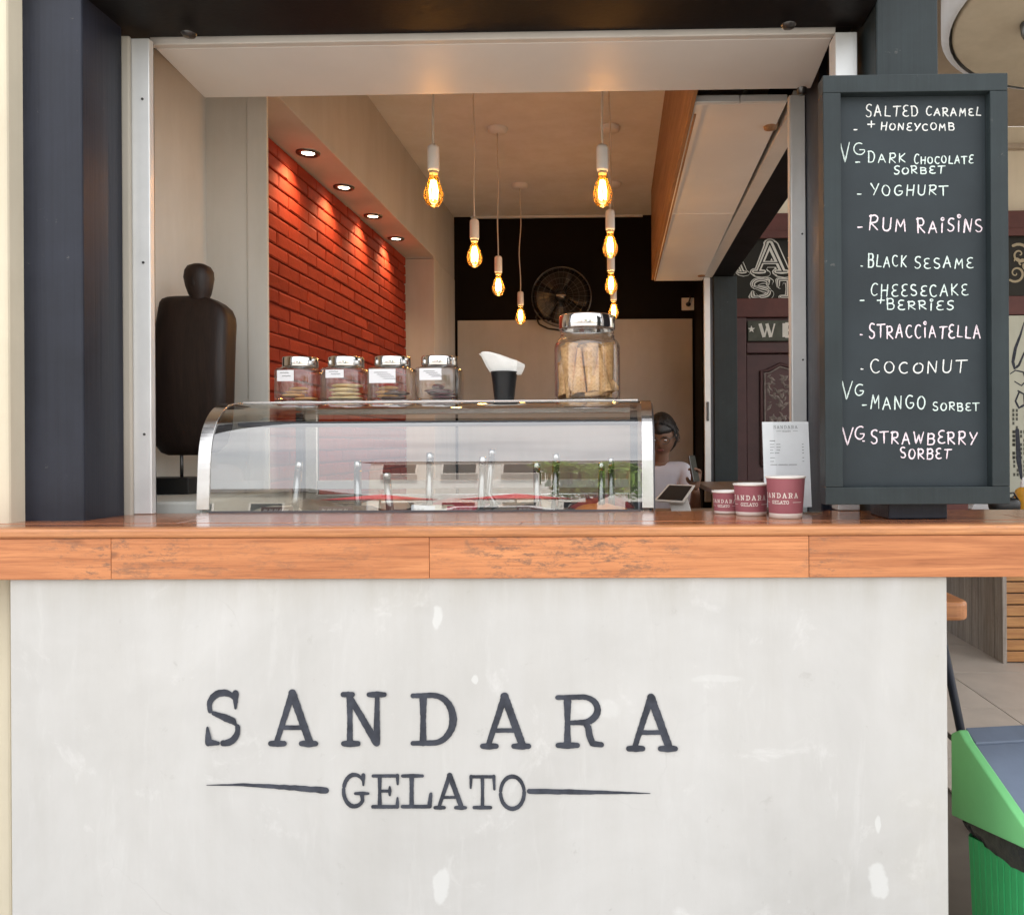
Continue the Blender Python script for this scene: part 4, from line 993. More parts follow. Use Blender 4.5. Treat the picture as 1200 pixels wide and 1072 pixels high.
# ============================================================ CUPS, MENU, TABLET ON THE COUNTER
def cup_text(mb, word, X, Y, z, h, fr, a_mid, gw, wscale=1.0, gap=1.25):
    tot = sum(SERIF[ch][0] * gap for ch in word) * gw * h
    s_ = -tot / 2
    for ch in word:
        wdt, st = SERIF[ch]
        for i, (pts, ww) in enumerate(st):
            def fn(u, v, off, s_=s_):
                zz = z + v * h; rr = fr(zz) + .0006 + off; an = a_mid + (s_ + u * gw * h) / rr
                return (X + rr * math.cos(an), Y + rr * math.sin(an), zz)
            ww2 = [q * wscale for q in ww] if isinstance(ww, list) else ww * wscale
            ribbon(mb, pts, ww2, fn, i * .00008, .12)
        s_ += wdt * gap * gw * h
def paper_cup(label, px0, px1, pyt, pyb, D, turn):
    a, b = at(px0, pyt, D), at(px1, pyt, D); X = (a.x + b.x) / 2; r1 = (b.x - a.x) / 2 - .002
    hh = a.z - ZC; r0 = r1 * (.84 if hh > .075 else .88)
    t = thing('gelato_cup', label, 'paper cup', (X, D, ZC), 0, 'dusky pink paper cups on the counter')
    o = (X, D, ZC + .0005); fr_ = lambda z: r0 + (r1 - r0) * (z - ZC) / hh
    zb = hh * .12
    rr = lambda z: r0 + (r1 - r0) * z / hh
    MB().lathe([(0, .003), (r0 * .93, .003), (r0 * .95, 0), (r0, 0), (rr(zb), zb)], o, 40).build('foot', 'white_plastic', t)
    MB().lathe([(rr(zb) + .0003, zb), (rr(hh - .004) + .0003, hh - .0045)], o, 48).build('wall', 'cup_pink', t)
    MB().lathe([(rr(hh) - .0005, hh - .005), (r1 + .0016, hh - .0042), (r1 + .0026, hh - .002), (r1 + .0016, hh), (r1 - .001, hh - .0005), (r0 * .9, .006), (0, .005)], o, 40).build('rim', 'white_plastic', t)
    mb = MB(); an = R(-90 + turn); lh = hh * .115 if hh > .075 else hh * .15
    cup_text(mb, 'SANDARA', X, D, ZC + hh * .50, lh, fr_, an, 1.0, 1.35, 1.42)
    cup_text(mb, 'GELATO', X, D, ZC + hh * .50 - lh * 1.25, lh * .68, fr_, an, 1.0, 1.5, 1.08)
    for sgn in (-1, 1):
        z = ZC + hh * .50 - lh * .92; rz = fr_(z) + .0006; base = an + sgn * lh * 2.7 / rz
        ribbon(mb, [(0, 0), (lh * 2.2, 0)], lh * .08, lambda u, v, off: (X + rz * math.cos(base + sgn * u / rz), D + rz * math.sin(base + sgn * u / rz), z + v), 0, .002)
    mb.build('printed_name', 'letter_white', t); return t
paper_cup('smallest and leftmost dusky pink cup, partly behind the middle one', 834, 870, 575, 602, 1.925, -24)
paper_cup('middle dusky pink cup, wide and short', 859, 901, 566.5, 604.5, 1.875, -16)
paper_cup('tallest and rightmost dusky pink cup in front of the menu card', 897, 944, 558, 608, 1.805, -30)

MD = 1.945
a, b = at(896, 497, MD), at(951, 497, MD); zt, zb = at(900, 494, MD).z, ZC + .012
t = thing('menu_stand', 'white price menu card in a clear acrylic stand behind the pink cups', 'menu', ((a.x + b.x) / 2, MD, ZC))
lean = .03
def pl_(x, z, off=0): return (x, MD + lean * (z - ZC) / .2 - off, z)
MB().add([pl_(a.x, zb), pl_(b.x, zb), pl_(b.x, zt), pl_(a.x, zt), pl_(a.x, zb, -.0006), pl_(b.x, zb, -.0006), pl_(b.x, zt, -.0006), pl_(a.x, zt, -.0006)],
         [(0, 1, 2, 3), (7, 6, 5, 4), (0, 4, 5, 1), (3, 2, 6, 7), (0, 3, 7, 4), (1, 5, 6, 2)]).build('card', 'paper', t)
MB().add([pl_(a.x - .001, ZC + .001, .002), pl_(b.x + .0015, ZC + .001, .002), pl_(b.x + .0015, zt, .002), pl_(a.x - .001, zt, .002)], [(0, 1, 2, 3)]).build('acrylic_front', 'clear', t)
MB().add([pl_(a.x - .001, ZC + .001, -.003), pl_(b.x + .0015, ZC + .001, -.003), pl_(b.x + .0015, zt + .001, -.003), pl_(a.x - .001, zt + .001, -.003)], [(0, 1, 2, 3)]).build('acrylic_back', 'clear', t)
MB().box(a.x - .001, b.x + .016, MD - .03, MD + .055, ZC + .0008, ZC + .0032).build('acrylic_foot', 'jar_base', t)
mb = MB(); x = a.x + (b.x - a.x) * .24; lh = .0075
fl = lambda x0, z0, h: (lambda u, v, off: pl_(x0 + u * h, z0 + v * h, .001 + off))
for ch in 'SANDARA':
    wdt, st = SERIF[ch]
    for i, (pts, ww) in enumerate(st): ribbon(mb, pts, [q * .8 for q in ww] if isinstance(ww, list) else ww * .8, fl(x, zt - .0165, lh), i * .00004, .15)
    x += wdt * lh * 1.35
x = a.x + (b.x - a.x) * .42
for ch in 'GELATO':
    wdt, st = SERIF[ch]
    for i, (pts, ww) in enumerate(st): ribbon(mb, pts, ww, fl(x, zt - .0245, lh * .5), i * .00004, .2)
    x += wdt * lh * .5 * 1.1
for x0, x1 in ((.30, .40), (.66, .76)):
    ribbon(mb, [(a.x + (b.x - a.x) * x0, zt - .0225), (a.x + (b.x - a.x) * x1, zt - .0225)], .0006, lambda u, v, off: pl_(u, v, .001), 0, .01)
mb.build('heading', 'ink', t)
mb = MB()
for k, (zz, segs, price) in enumerate(((.046, ((.15, .27),), 0), (.0545, ((.15, .25), (.29, .38)), 1), (.0615, ((.15, .25), (.29, .38)), 1), (.0685, ((.15, .22), (.29, .37)), 1), (.0755, ((.15, .23), (.25, .35)), 1),
                                     (.087, ((.15, .25),), 1), (.0955, ((.15, .23),), 1), (.1035, ((.15, .30), (.32, .52), (.54, .72)), 0))):
    for s0, s1 in segs + (((.84, .88),) if price else ()):
        n = max(2, int((s1 - s0) / .022)); 
        for q in range(n):
            u0 = a.x + (b.x - a.x) * (s0 + (s1 - s0) * q / n); u1 = a.x + (b.x - a.x) * (s0 + (s1 - s0) * (q + .72) / n)
            ribbon(mb, [(u0, zt - zz), (u1, zt - zz)], .0022 if k == 0 else .0016, lambda u, v, off: pl_(u, v, .001), 0, .01, cap=False)
mb.build('small_print', 'ink_grey', t)

TD = 2.75
t = thing('tablet', 'white framed tablet on a stand, screen tilted up, beside the display case', 'tablet', (at(792, 600, TD).x, TD, 1.0))
q = [at(766, 586.5, TD - .02), at(801, 588.5, TD - .02), at(815, 568, TD + .06), at(783, 567, TD + .06)]
nrm = (q[1] - q[0]).cross(q[3] - q[0]).normalized(); cen = sum(q, Vector()) / 4
MB().hexa([p - nrm * .007 for p in q] + q).build('frame', 'white_plastic', t, bevel=.002)
qs = [cen + (p - cen) * .84 + nrm * .0006 for p in q]
MB().hexa([p - nrm * .0004 for p in qs] + qs).build('screen', 'screen', t)
MB().hexa([at(787, 602, TD), at(811, 602, TD), at(811, 602, TD + .05), at(787, 602, TD + .05), at(784, 586, TD + .012), at(806, 586, TD + .012), at(806, 584, TD + .03), at(784, 584, TD + .03)]).build('stand', 'white_plastic', t, bevel=.002)
ws = thing('work_shelf', 'dark brown work shelf behind the display case holding the tablet', 'shelf', (.3, 2.75, 1.0))
zs = at(792, 602, TD).z
box('board', 'counter_side', ws, .11, .495, 2.35, 3.0, zs - .03, zs - .001, .003)
for x in (.14, .46):
    box('leg', 'gunmetal', ws, x - .015, x + .015, 2.9, 2.93, .007, zs - .0305, .002)

# ============================================================ CHALKBOARD
BD = 1.70
bl, br = at(966, 340, BD).x, at(1182.5, 340, BD).x; bt, bb = at(1075, 87, BD).z, at(1075, 591, BD).z
CB = thing('chalkboard', 'tall slate framed chalkboard with handwritten gelato flavours, mounted on the right post', 'chalkboard', ((bl + br) / 2, 1.78, ZC))
fw = .0365
def fr_(name, P0, P1, P2, P3):
    y0, y1 = BD, BD + .045
    MB().hexa([(P0[0], y0, P0[1]), (P1[0], y0, P1[1]), (P1[0], y1, P1[1]), (P0[0], y1, P0[1]), (P3[0], y0, P3[1]), (P2[0], y0, P2[1]), (P2[0], y1, P2[1]), (P3[0], y1, P3[1])]).build(name, 'slate_paint', CB, bevel=.0015)
fr_('frame_rail', (bl, bt - fw), (br, bt - fw), (br, bt), (bl, bt)); fr_('frame_rail', (bl, bb), (br, bb), (br, bb + fw), (bl, bb + fw))
fr_('frame_stile', (bl, bb + fw + .0003), (bl + fw, bb + fw + .0003), (bl + fw, bt - fw - .0003), (bl, bt - fw - .0003))
fr_('frame_stile', (br - fw, bb + fw + .0003), (br, bb + fw + .0003), (br, bt - fw - .0003), (br - fw, bt - fw - .0003))
BY = BD + .022
brd = MB().box(bl + fw + .0005, br - fw - .0005, BY, BY + .012, bb + fw + .0005, bt - fw - .0005).build('board', 'chalk_board', CB)
box('foot_block', 'black_paint', CB, at(1033, 600, 1.80).x, at(1100, 600, 1.80).x, 1.752, 1.88, ZC + .0005, bb + .02, .003)
box('bracket', 'black_paint', CB, .64, .70, 1.752, 1.895, 1.9, 1.95, .003)
box('bracket', 'black_paint', CB, .64, .70, 1.752, 1.895, 1.25, 1.30, .003)
def chalk_mat(name, c):
    m = NT(name); m.set(.95, 0, .1); v = m.coord(); n = m.noise(v, 900, 3, .7)
    m.base(m.ramp(n, [(.32, tuple(x * .45 for x in c)), (.5, c)])); return m.m
M['chalk_w'] = chalk_mat('white chalk', (.80, .82, .80)); M['chalk_p'] = chalk_mat('pink white chalk', (.86, .74, .80)); M['chalk_g'] = chalk_mat('pale green chalk', (.70, .82, .78))
rnd = random.Random(5)
def chalk(text, x0, x1, yt, yb, mat='chalk_w', slope=0, wd=2.0, sizes=None):
    mb = MB(); tot = sum((HAND[c][0] + .30) if c != ' ' else .55 for c in text) - .3; sx = (x1 - x0) / tot; u0 = 0; li = 0; hh = yb - yt
    for c in text:
        if c == ' ': u0 += .55; continue
        wdt, st = HAND[c]; s_ = rnd.uniform(.86, 1.06); dy = rnd.uniform(-.06, .06) * hh; sk = rnd.uniform(-.06, .10); hs = s_ * (1.0 if li == 0 else .84)
        for k, pts in enumerate(st):
            P = [(x0 + (u0 + p[0] * rnd.uniform(.97, 1.03) + sk * p[1]) * sx, yb + dy + slope * u0 * sx - p[1] * hh * hs) for p in pts]
            def fn(u, v, off):
                q = at(u, v, BY); return (q.x, BY - .0006 - off, q.z)
            ribbon(mb, P, [wd * rnd.uniform(.8, 1.1), wd * rnd.uniform(.9, 1.15), wd * rnd.uniform(.6, .95)], fn, (k + li * 3) * .00002, 1.2, .22)
        u0 += wdt + .30; li += 1
    mb.build('chalk_writing', mat, brd)
for a_ in (('SALTED', 1014, 1076, 122, 137, 'chalk_w'), ('CARAMEL', 1085, 1149, 125, 136, 'chalk_w'), ('+', 1017, 1025, 141, 152, 'chalk_w'), ('HONEYCOMB', 1032, 1118, 143, 153, 'chalk_w'), ('-', 1000, 1005, 141, 153, 'chalk_w'),
           ('V', 985, 996, 166, 190, 'chalk_g'), ('G', 1000, 1014, 167, 182, 'chalk_g'), ('-', 1002, 1008, 185, 191, 'chalk_g'), ('DARK', 1017, 1061, 178, 191, 'chalk_g'), ('CHOCOLATE', 1071, 1140, 181, 192, 'chalk_g'), ('SORBET', 1047, 1106, 194, 204, 'chalk_g'),
           ('YOGHURT', 1021, 1110, 214, 229, 'chalk_g'), ('-', 1004, 1010, 219, 229, 'chalk_g'), ('RUM', 1018, 1062, 251, 270, 'chalk_p'), ('RAJSJNS', 1075, 1151, 254, 272, 'chalk_p'), ('-', 1005, 1011, 258, 267, 'chalk_p'),
           ('.', 1008, 1012, 302, 312, 'chalk_g'), ('BLACK', 1017, 1062, 297, 313, 'chalk_g'), ('SESAME', 1071, 1140, 299, 314, 'chalk_g'), ('CHEESECAKE', 1020, 1134, 331, 347, 'chalk_g'), ('-', 1007, 1013, 345, 353, 'chalk_g'),
           ('+', 1027, 1036, 348, 358, 'chalk_g'), ('BERRJES', 1039, 1117, 350, 363, 'chalk_g'), ('.', 1007, 1012, 385, 393, 'chalk_p'), ('STRACCJATELLA', 1018, 1149, 378, 396, 'chalk_p'), ('.', 1008, 1013, 425, 433, 'chalk_w'),
           ('COCONUT', 1020, 1131, 420, 437, 'chalk_w'), ('V', 986, 998, 447, 468, 'chalk_g'), ('G', 1001, 1012, 450, 464, 'chalk_g'), ('-', 1010, 1016, 468, 475, 'chalk_g'), ('MANGO', 1020, 1084, 461, 479, 'chalk_g'),
           ('SORBET', 1093, 1147, 470, 481, 'chalk_g'), ('V', 987, 999, 498, 521, 'chalk_p'), ('G', 1001, 1013, 500, 515, 'chalk_p'), ('.', 1010, 1014, 508, 517, 'chalk_p'), ('STRAWBERRY', 1020, 1144, 502, 520, 'chalk_p'), ('SORBET', 1055, 1113, 523, 537, 'chalk_p')):
    big = a_[4] - a_[3] > 13
    chalk(*a_, wd=1.75 if a_[5] == 'chalk_p' else 1.5)

# ============================================================ TERRACE BEHIND, RIGHT
TC = thing('terrace_roof', 'cream terrace ceiling with a round lowered disc behind the chalkboard', 'roof', (3.5, 4.2, H(2.5)))
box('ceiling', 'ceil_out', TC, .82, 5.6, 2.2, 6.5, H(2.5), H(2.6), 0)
MB().lathe([(0, .0), (1.03, .0), (1.045, .012), (1.045, .17)], (2.83, 4.10, H(2.2)), 72).build('disc', 'cream_out', TC)
MB().lathe([(1.06, .004), (1.10, .02), (1.10, .295), (1.047, .296)], (2.83, 4.10, H(2.2)), 72).build('disc_rim', 'ceil_in', TC)
MB().lathe([(0, -.10), (.05, -.095), (.075, -.05), (.08, -.002)], (at(1215, 38, 4.3).x, 4.3, H(2.2)), 28).build('spotlight', 'gunmetal', TC)
box('fascia', 'cream_out', TC, .82, 5.6, 2.12, 2.199, H(2.42), H(2.75), .004)
for x in (5.3,):
    box('column', 'cream_out', TC, x, x + .22, 2.14, 2.36, .006, H(2.419), .006)

SF = 6.4
fx = lambda px: at(px, 400, SF).x
fz = lambda py: at(1000, py, SF).z
bw_ = thing('terrace_wall', 'cream back wall of the terrace rising above the maroon shopfront', 'wall', (3.4, 6.5, 0))
box('wall', 'cream_out', bw_, .80, 7.5, 6.5, 6.7, 0, H(2.499), 0)
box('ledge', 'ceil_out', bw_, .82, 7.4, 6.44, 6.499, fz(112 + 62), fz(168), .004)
MS = thing('shopfront', 'maroon wooden shopfront with carved door and ornate white letters on dark board', 'shopfront', (1.6, SF, 0))
sx0, sx1 = .84, 4.6
sb = lambda name, mat, x0, x1, y0, y1, z0, z1, bevel=.006: box(name, mat, MS, x0, x1, y0, y1, z0, z1, bevel)
sb('cornice', 'maroon', sx0, sx1, SF - .03, SF + .10, fz(277), fz(250)); sb('cornice_lip', 'maroon', sx0, sx1, SF - .05, SF - .0305, fz(280), fz(271))
sg = sb('sign_board', 'sign_dark', sx0, sx1, SF + .01, SF + .10, fz(348.5), fz(277.3), 0)
sb('lower_rail', 'maroon', sx0, sx1, SF - .02, SF + .10, fz(371), fz(349))
px = fx(1140)
sb('door_post', 'maroon_dark', fx(862), fx(874), SF - .02, SF + .10, .006, fz(371.5))
sb('door_post', 'maroon_dark', fx(1010), fx(1024), SF - .02, SF + .10, .006, fz(371.5))
pk = sb('name_plank', 'sign_grey', fx(876), fx(1008), SF - .01, SF + .03, fz(399), fz(375))
sb('door_rail', 'maroon_dark', fx(874.5), fx(1009.5), SF - .015, SF + .06, fz(413), fz(400.5))
sb('transom', 'maroon_dark', fx(874.5), fx(1009.5), SF + .031, SF + .10, fz(400), fz(371.5), 0)
for (d0, d1) in ((875, 941.5), (942.5, 1009)):
    dr = sb('door', 'maroon_dark', fx(d0), fx(d1), SF + .02, SF + .07, .01, fz(414))
    x0, x1 = fx(d0 + 17), fx(d1 - 5); zt_, zb_ = fz(434), fz(545)
    # shaped moulding round the carved panel
    arch = [(x0, zb_), (x0, zt_), (x0 + .05, zt_ + .005), (x0 + .10, zt_ + .03), ((x0 + x1) / 2, zt_ + .055), (x1 - .06, zt_ + .03), (x1, zt_), (x1, zb_), (x0, zb_)]
    mb = MB(); mb.tube([(x, SF + .012, z) for x, z in arch], .014, 8); mb.build('moulding', 'maroon_dark', dr)
    mb = MB(); mb.tube([(x0 + .028 + (x - x0) * (1 - .056 / (x1 - x0)), SF + .014, zb_ + .02 + (z - zb_) * .95) for x, z in arch], .007, 6); mb.build('moulding', 'carving', dr)
    mb = MB(); rr = random.Random(int(d0)); mb.box(x0 + .035, x1 - .035, SF + .014, SF + .0195, zb_ + .03, zt_ - .01)
    mb.build('carved_panel', 'maroon_dark', dr)
    mb = MB()
    for k in range(110):
        cx, cz = rr.uniform(x0 + .05, x1 - .05), rr.uniform(zb_ + .05, zt_ - .02); an = rr.uniform(0, 6.28); L = rr.uniform(.018, .036)
        d = Vector((math.cos(an), 0, math.sin(an))); s_ = Vector((-d.z, 0, d.x)) * L * .42; c_ = Vector((cx, SF + .014, cz))
        mb.add([c_ - d * L, c_ + s_, c_ + d * L, c_ - s_, c_ + Vector((0, -.010, 0))], [(0, 1, 4), (1, 2, 4), (2, 3, 4), (3, 0, 4)])
    mb.build('carved_leaf', 'carving', dr)
    box('lower_panel', 'maroon_dark', dr, x0, x1, SF + .008, SF + .0195, .2, fz(560), .006)
sb('infill', 'maroon_dark', fx(1024.5), sx1, SF + .03, SF + .10, .006, fz(371.5), 0)
# big western letters
def western(ch, px0, px1, py0, py1):
    wdt, st = SERIF[ch]; hgt = py1 - py0; sxx = (px1 - px0) / wdt
    layers = [('letter_white', 1.55, (.05, -.05), 0), ('letter_white', 1.55, (0, 0), .0012), ('sign_dark', 1.12, (.07, -.06), .0026), ('sign_dark', 1.14, (0, 0), .0036), ('letter_white', .78, (-.01, .01), .0050), ('sign_dark', .18, (-.01, .01), .0064)]
    for mt, k, (dx, dy), of in layers:
        mb = MB()
        for i, (pts, ww) in enumerate(st):
            sc_w = 1.7 * k
            def fn(u, v, off):
                q = at(px0 + (u + dx) * sxx, py1 - (v + dy) * hgt, SF); return (q.x, SF + .008 - of - off, q.z)
            W2 = [max(.09, q * sc_w) for q in ww] if isinstance(ww, list) else max(.09, ww * sc_w)
            if k < .3: W2 = .035
            ribbon(mb, pts, W2, fn, i * .0001, .06)
        mb.build('sign_letter', mt, sg)
western('A', 883, 923, 284, 320); western('S', 880, 904, 327, 349); western('T', 911, 938, 327, 349)
western('I', 928, 950, 281, 303); western('A', 848, 874, 296, 320)
def plank_letter(ch, px0, px1, py0, py1):
    wdt, st = SERIF[ch]; mb = MB()
    if ch == 'E': st = [([(.2, .95), (.2, .05)], .32), ([(.2, .9), (.75, .9)], .2), ([(.2, .5), (.65, .5)], .16), ([(.2, .1), (.75, .1)], .2)]
    for i, (pts, ww) in enumerate(st):
        def fn(u, v, off):
            q = at(px0 + u / wdt * (px1 - px0), py1 - v * (py1 - py0), SF - .01); return (q.x, SF - .0105 - .002 - off, q.z)
        ribbon(mb, pts, ww, fn, i * .0002, .2, cap=False)
    mb.build('sign_letter', 'letter_white', pk)
plank_letter('W', 889, 910, 378, 396); plank_letter('E', 916, 934, 378, 396)
def star(px, py, rr, par, y):
    c = at(px, py, y); mb = MB(); V = []
    for i in range(10):
        a_ = math.pi / 2 + i * math.pi / 5; q = rr if i % 2 == 0 else rr * .42; V.append((c.x + q * math.cos(a_), y - .003, c.z + q * math.sin(a_)))
    mb.add(V, [(i, (i + 1) % 10, (i + 2) % 10) for i in (1, 3, 5, 7, 9)] + [(1, 3, 5, 7, 9)]); mb.build('star', 'letter_white', par)
star(880.5, 386, .030, pk, SF - .010)
# scroll ornament on the dark board at the right
mb = MB()
def spiral(cx, cz, r0, turns, a0, sgn, w_):
    P = [(cx + r0 * (1 - t_) * math.cos(a0 + sgn * t_ * turns * 6.28), cz + r0 * (1 - t_) * math.sin(a0 + sgn * t_ * turns * 6.28)) for t_ in [i / 30 for i in range(29)]]
    ribbon(mb, P, [w_, w_, w_ * .4], lambda u, v, off: (u, SF + .006 - off, v), spiral.k * .0003, .01); spiral.k += 1
spiral.k = 0
for dx in (0, .42, .84):
    X0 = fx(1196) + dx
    spiral(X0, fz(300), .085, 1.6, 2.2, -1, .022); spiral(X0 - .03, fz(322), .07, 1.4, 4.0, 1, .018); spiral(X0 + .12, fz(284), .05, 1.3, 1.0, 1, .014); spiral(X0 + .14, fz(318), .08, 1.5, 0, -1, .02)
    for k in range(3): spiral(X0 - .04 + k * .05, fz(308 + k * 4), .04, .35, k * 1.2, 1, .02)
mb.build('scroll_ornament', 'gold', sg)

# mural panel
MU = thing('mural', 'pale green painted mural with black script and skyline, behind the bar counter', 'mural', (3.8, SF - .04, 0))
mp_ = box('panel', 'mural', MU, fx(1150), sx1 + .3, SF - .045, SF - .021, .3, fz(372.5), .003)
kk = [0]
def brush(P, w_):
    mb = MB()
    ribbon(mb, [(at(x, y, SF - .046).x, at(x, y, SF - .046).z) for x, y in P], w_, lambda u, v, off: (u, SF - .0462 - off, v), kk[0] * .0002, .02); kk[0] += 1
    mb.build('script_stroke', 'ink', MU)
for dx in (0, 62):
    brush([(1200 + dx, 378), (1196 + dx, 392), (1190 + dx, 408), (1187 + dx, 424), (1189 + dx, 432), (1194 + dx, 428), (1200 + dx, 414), (1210 + dx, 395)], [.008, .02, .026, .02, .012, .008])
    brush([(1184 + dx, 438), (1190 + dx, 434), (1199 + dx, 436), (1203 + dx, 446), (1197 + dx, 452), (1189 + dx, 447)], [.008, .014, .008])
    brush([(1193 + dx, 458), (1200 + dx, 462), (1201 + dx, 474), (1194 + dx, 478), (1190 + dx, 470), (1194 + dx, 460)], [.012, .018, .012])
    brush([(1192 + dx, 504), (1194 + dx, 540), (1197 + dx, 560)], [.03, .04, .02])
    brush([(1180 + dx, 588), (1190 + dx, 580), (1204 + dx, 578)], [.010, .016, .01])
yy = SF - .0455
for (x0, x1, y0, y1) in ((1186, 1197, 478, 540), (1187, 1208, 503, 560), (1200, 1214, 470, 530), (1216, 1236, 490, 560), (1238, 1250, 465, 560)):
    mb = MB()
    for w0 in range(int((x1 - x0) / 4)):
        for h0 in range(int((y1 - y0) / 5)):
            if (h0 + w0) % 5 == 4: continue
            p = at(x0 + 1.5 + w0 * 4, y0 + 3 + h0 * 5, yy); mb.add([(p.x - .008, yy - .0012, p.z - .012), (p.x + .008, yy - .0012, p.z - .012), (p.x + .008, yy - .0012, p.z + .012), (p.x - .008, yy - .0012, p.z + .012)], [(0, 1, 2, 3)])
    mb.build('skyline_windows', 'sign_grey', MU)['kind'] = 'stuff'

# bar counter with grey planks on its side and orange slats in front
p0 = at(1176.5, 780, 4.64); bx0 = p0.x; by0 = 4.64; btop = at(1190, 603, 4.64).z
BC = thing('bar_counter', 'bar counter with weathered grey plank side and orange slatted front', 'bar counter', (bx0 + .6, 5.2, 0))
box('carcass', 'grout', BC, bx0 + .02, bx0 + 2.4, by0 + .02, 6.0, .01, btop - .04, 0)
y = by0 + .012; k = 0
while y < 5.98:
    w_ = random.uniform(.085, .125)
    box('side_plank', 'grey_plank', BC, bx0 - random.uniform(0, .006), bx0 + .0195, y, y + w_ - .006, .012, btop - .041, .002); y += w_
z = .02; 
while z < btop - .07:
    box('front_slat', 'slat_wood', BC, bx0 + .012, bx0 + 2.38, by0 - random.uniform(.0, .010), by0 + .0195, z, z + .058, .004); z += .0655
box('corner_trim', 'grey_plank', BC, bx0 - .012, bx0 + .0115, by0 - .014, by0 + .011, .012, btop - .041, .002)
box('top', 'counter_side', BC, bx0 - .55, bx0 + 2.5, by0 - .08, 6.1, btop - .04, btop, .004)
box('support', 'gunmetal', BC, bx0 - .52, bx0 - .47, 5.2, 5.25, .01, btop - .0405, .003)
# things on the bar, seen in the gap under the chalkboard
c = at(1200, 602, 4.9)
t = thing('squeeze_bottle', 'yellow squeeze bottle on the bar counter beside the black bag', 'bottle', (c.x, 4.9, btop))
MB().lathe([(0, 0), (.048, 0), (.052, .01), (.052, .10), (.045, .125), (.022, .14)], (c.x, 4.9, btop + .001), 24).build('body', 'yellow', t)
MB().lathe([(.021, .141), (.02, .16), (.006, .20), (0, .201)], (c.x, 4.9, btop + .001), 16).build('nozzle', 'paper', t)
c = at(1177, 600, 4.75)
t = thing('shoulder_bag', 'small black bag lying on the bar counter under the board corner', 'bag', (c.x, 4.75, btop))
MB().ell((c.x, 4.75, btop + .047), .085, .06, .046, 20, 12, lambda d: (abs(d.x) ** 4 + abs(d.y) ** 4 + abs(d.z) ** 4) ** -.18).build('body', 'black_plastic', t)
MB().tube([(c.x - .06, 4.72, btop + .07), (c.x - .03, 4.70, btop + .115), (c.x + .03, 4.70, btop + .12), (c.x + .07, 4.72, btop + .07)], .006, 8).build('strap', 'black_plastic', t)
c = at(1118, 600, 4.8)
t = thing('wooden_box', 'maroon brown wooden box on the bar end under the chalkboard', 'box', (c.x, 4.85, btop))
box('body', 'maroon', t, c.x - .075, c.x + .075, 4.78, 4.92, btop + .001, btop + .10, .003)
box('lid', 'maroon_dark', t, c.x - .08, c.x + .08, 4.775, 4.925, btop + .1005, btop + .112, .002)
c = at(1150, 598, 5.1)
t = thing('paper_stack', 'stack of white papers on the bar counter between box and bag', 'papers', (c.x, 5.1, btop))
for k in range(3): box('sheet', 'paper', t, c.x - .10 + .006 * k, c.x + .10 + .004 * k, 5.0, 5.25, btop + .001 + k * .013, btop + .013 + k * .013, .001)

# bar stool
c = at(1066, 700, 2.80); sx_, sy_ = c.x, 2.80; zs2 = at(1120, 697, 2.78).z
t = thing('bar_stool', 'bar stool with orange wooden seat and dark metal legs behind the panel end', 'stool', (sx_, sy_, 0))
P = []
hw = at(1138, 700, 2.66).x - sx_
for q in range(4):
    for i in range(7):
        a_ = R(90 * q + 90 * i / 6); s1 = (1, -1, -1, 1)[q]; s2 = (1, 1, -1, -1)[q]
        P.append((sx_ + s1 * (hw - .05) + .05 * math.cos(a_), sy_ + s2 * (hw - .05) + .05 * math.sin(a_)))
MB().prism(P, 'z', zs2 - .062, zs2).build('seat', 'seat_wood', t, bevel=.012, seg=3)
for s1 in (-1, 1):
    for s2 in (-1, 1):
        MB().tube([(sx_ + s1 * (hw - .08), sy_ + s2 * (hw - .08), zs2 - .0625), (sx_ + s1 * (hw + .02), sy_ + s2 * (hw + .01), .012)], .014, 10).build('leg', 'black_paint', t)
    MB().tube([(sx_ + s1 * (hw - .025), sy_ - hw + .04, .27), (sx_ + s1 * (hw - .025), sy_ + hw - .04, .27)], .008, 8).build('stretcher', 'gunmetal', t)

# ============================================================ GREEN BIN
bc = at(1114, 868, 1.90)
rz = R(8)
# local frame: +x right seen from its front, -y front; left side face at x = -w/2
W_, DP = .42, .31
ax = Vector((math.cos(rz), math.sin(rz), 0)); ay = Vector((-math.sin(rz), math.cos(rz), 0))
org = Vector((bc.x, bc.y, 0)) + ax * (W_ / 2) - ay * (DP / 2)
BN = thing('litter_bin', 'green push lid litter bin with grey blue flap and black bag, beside the kiosk', 'bin', org, rz)
zt, zr, zf = at(1125, 847, 1.97).z, at(1119, 864, 1.90).z, None
zrim0 = at(1115, 955, 1.90).z
def lb(): return MB()
g = lambda ob: ob
slope = -(.36)
ztop = zr; zfront = ztop - .105; hb0 = zrim0; hb1 = zrim0 - .002
# body, slightly tapered, ribbed
def ribbed(hx, hy, n=64, rib=.0):
    out = []
    per = []
    def edge(a, b, m):
        for i in range(m):
            t_ = i / m; per.append((a[0] + (b[0] - a[0]) * t_, a[1] + (b[1] - a[1]) * t_))
    c_ = .03
    pts = [(-hx + c_, -hy), (hx - c_, -hy), (hx, -hy + c_), (hx, hy - c_), (hx - c_, hy), (-hx + c_, hy), (-hx, hy - c_), (-hx, -hy + c_)]
    for i in range(8): edge(pts[i], pts[(i + 1) % 8], 60 if i % 2 == 0 else 2)
    for i, (x, y) in enumerate(per):
        k = 1 - (.008 if (i % 6) == 0 else 0); out.append((x * k, y * k))
    return out
hyy = DP / 2; mb = MB(); top_ = ribbed(W_ / 2 - .014, DP / 2 - .014); bot_ = ribbed(W_ / 2 - .024, DP / 2 - .024); n = len(top_)
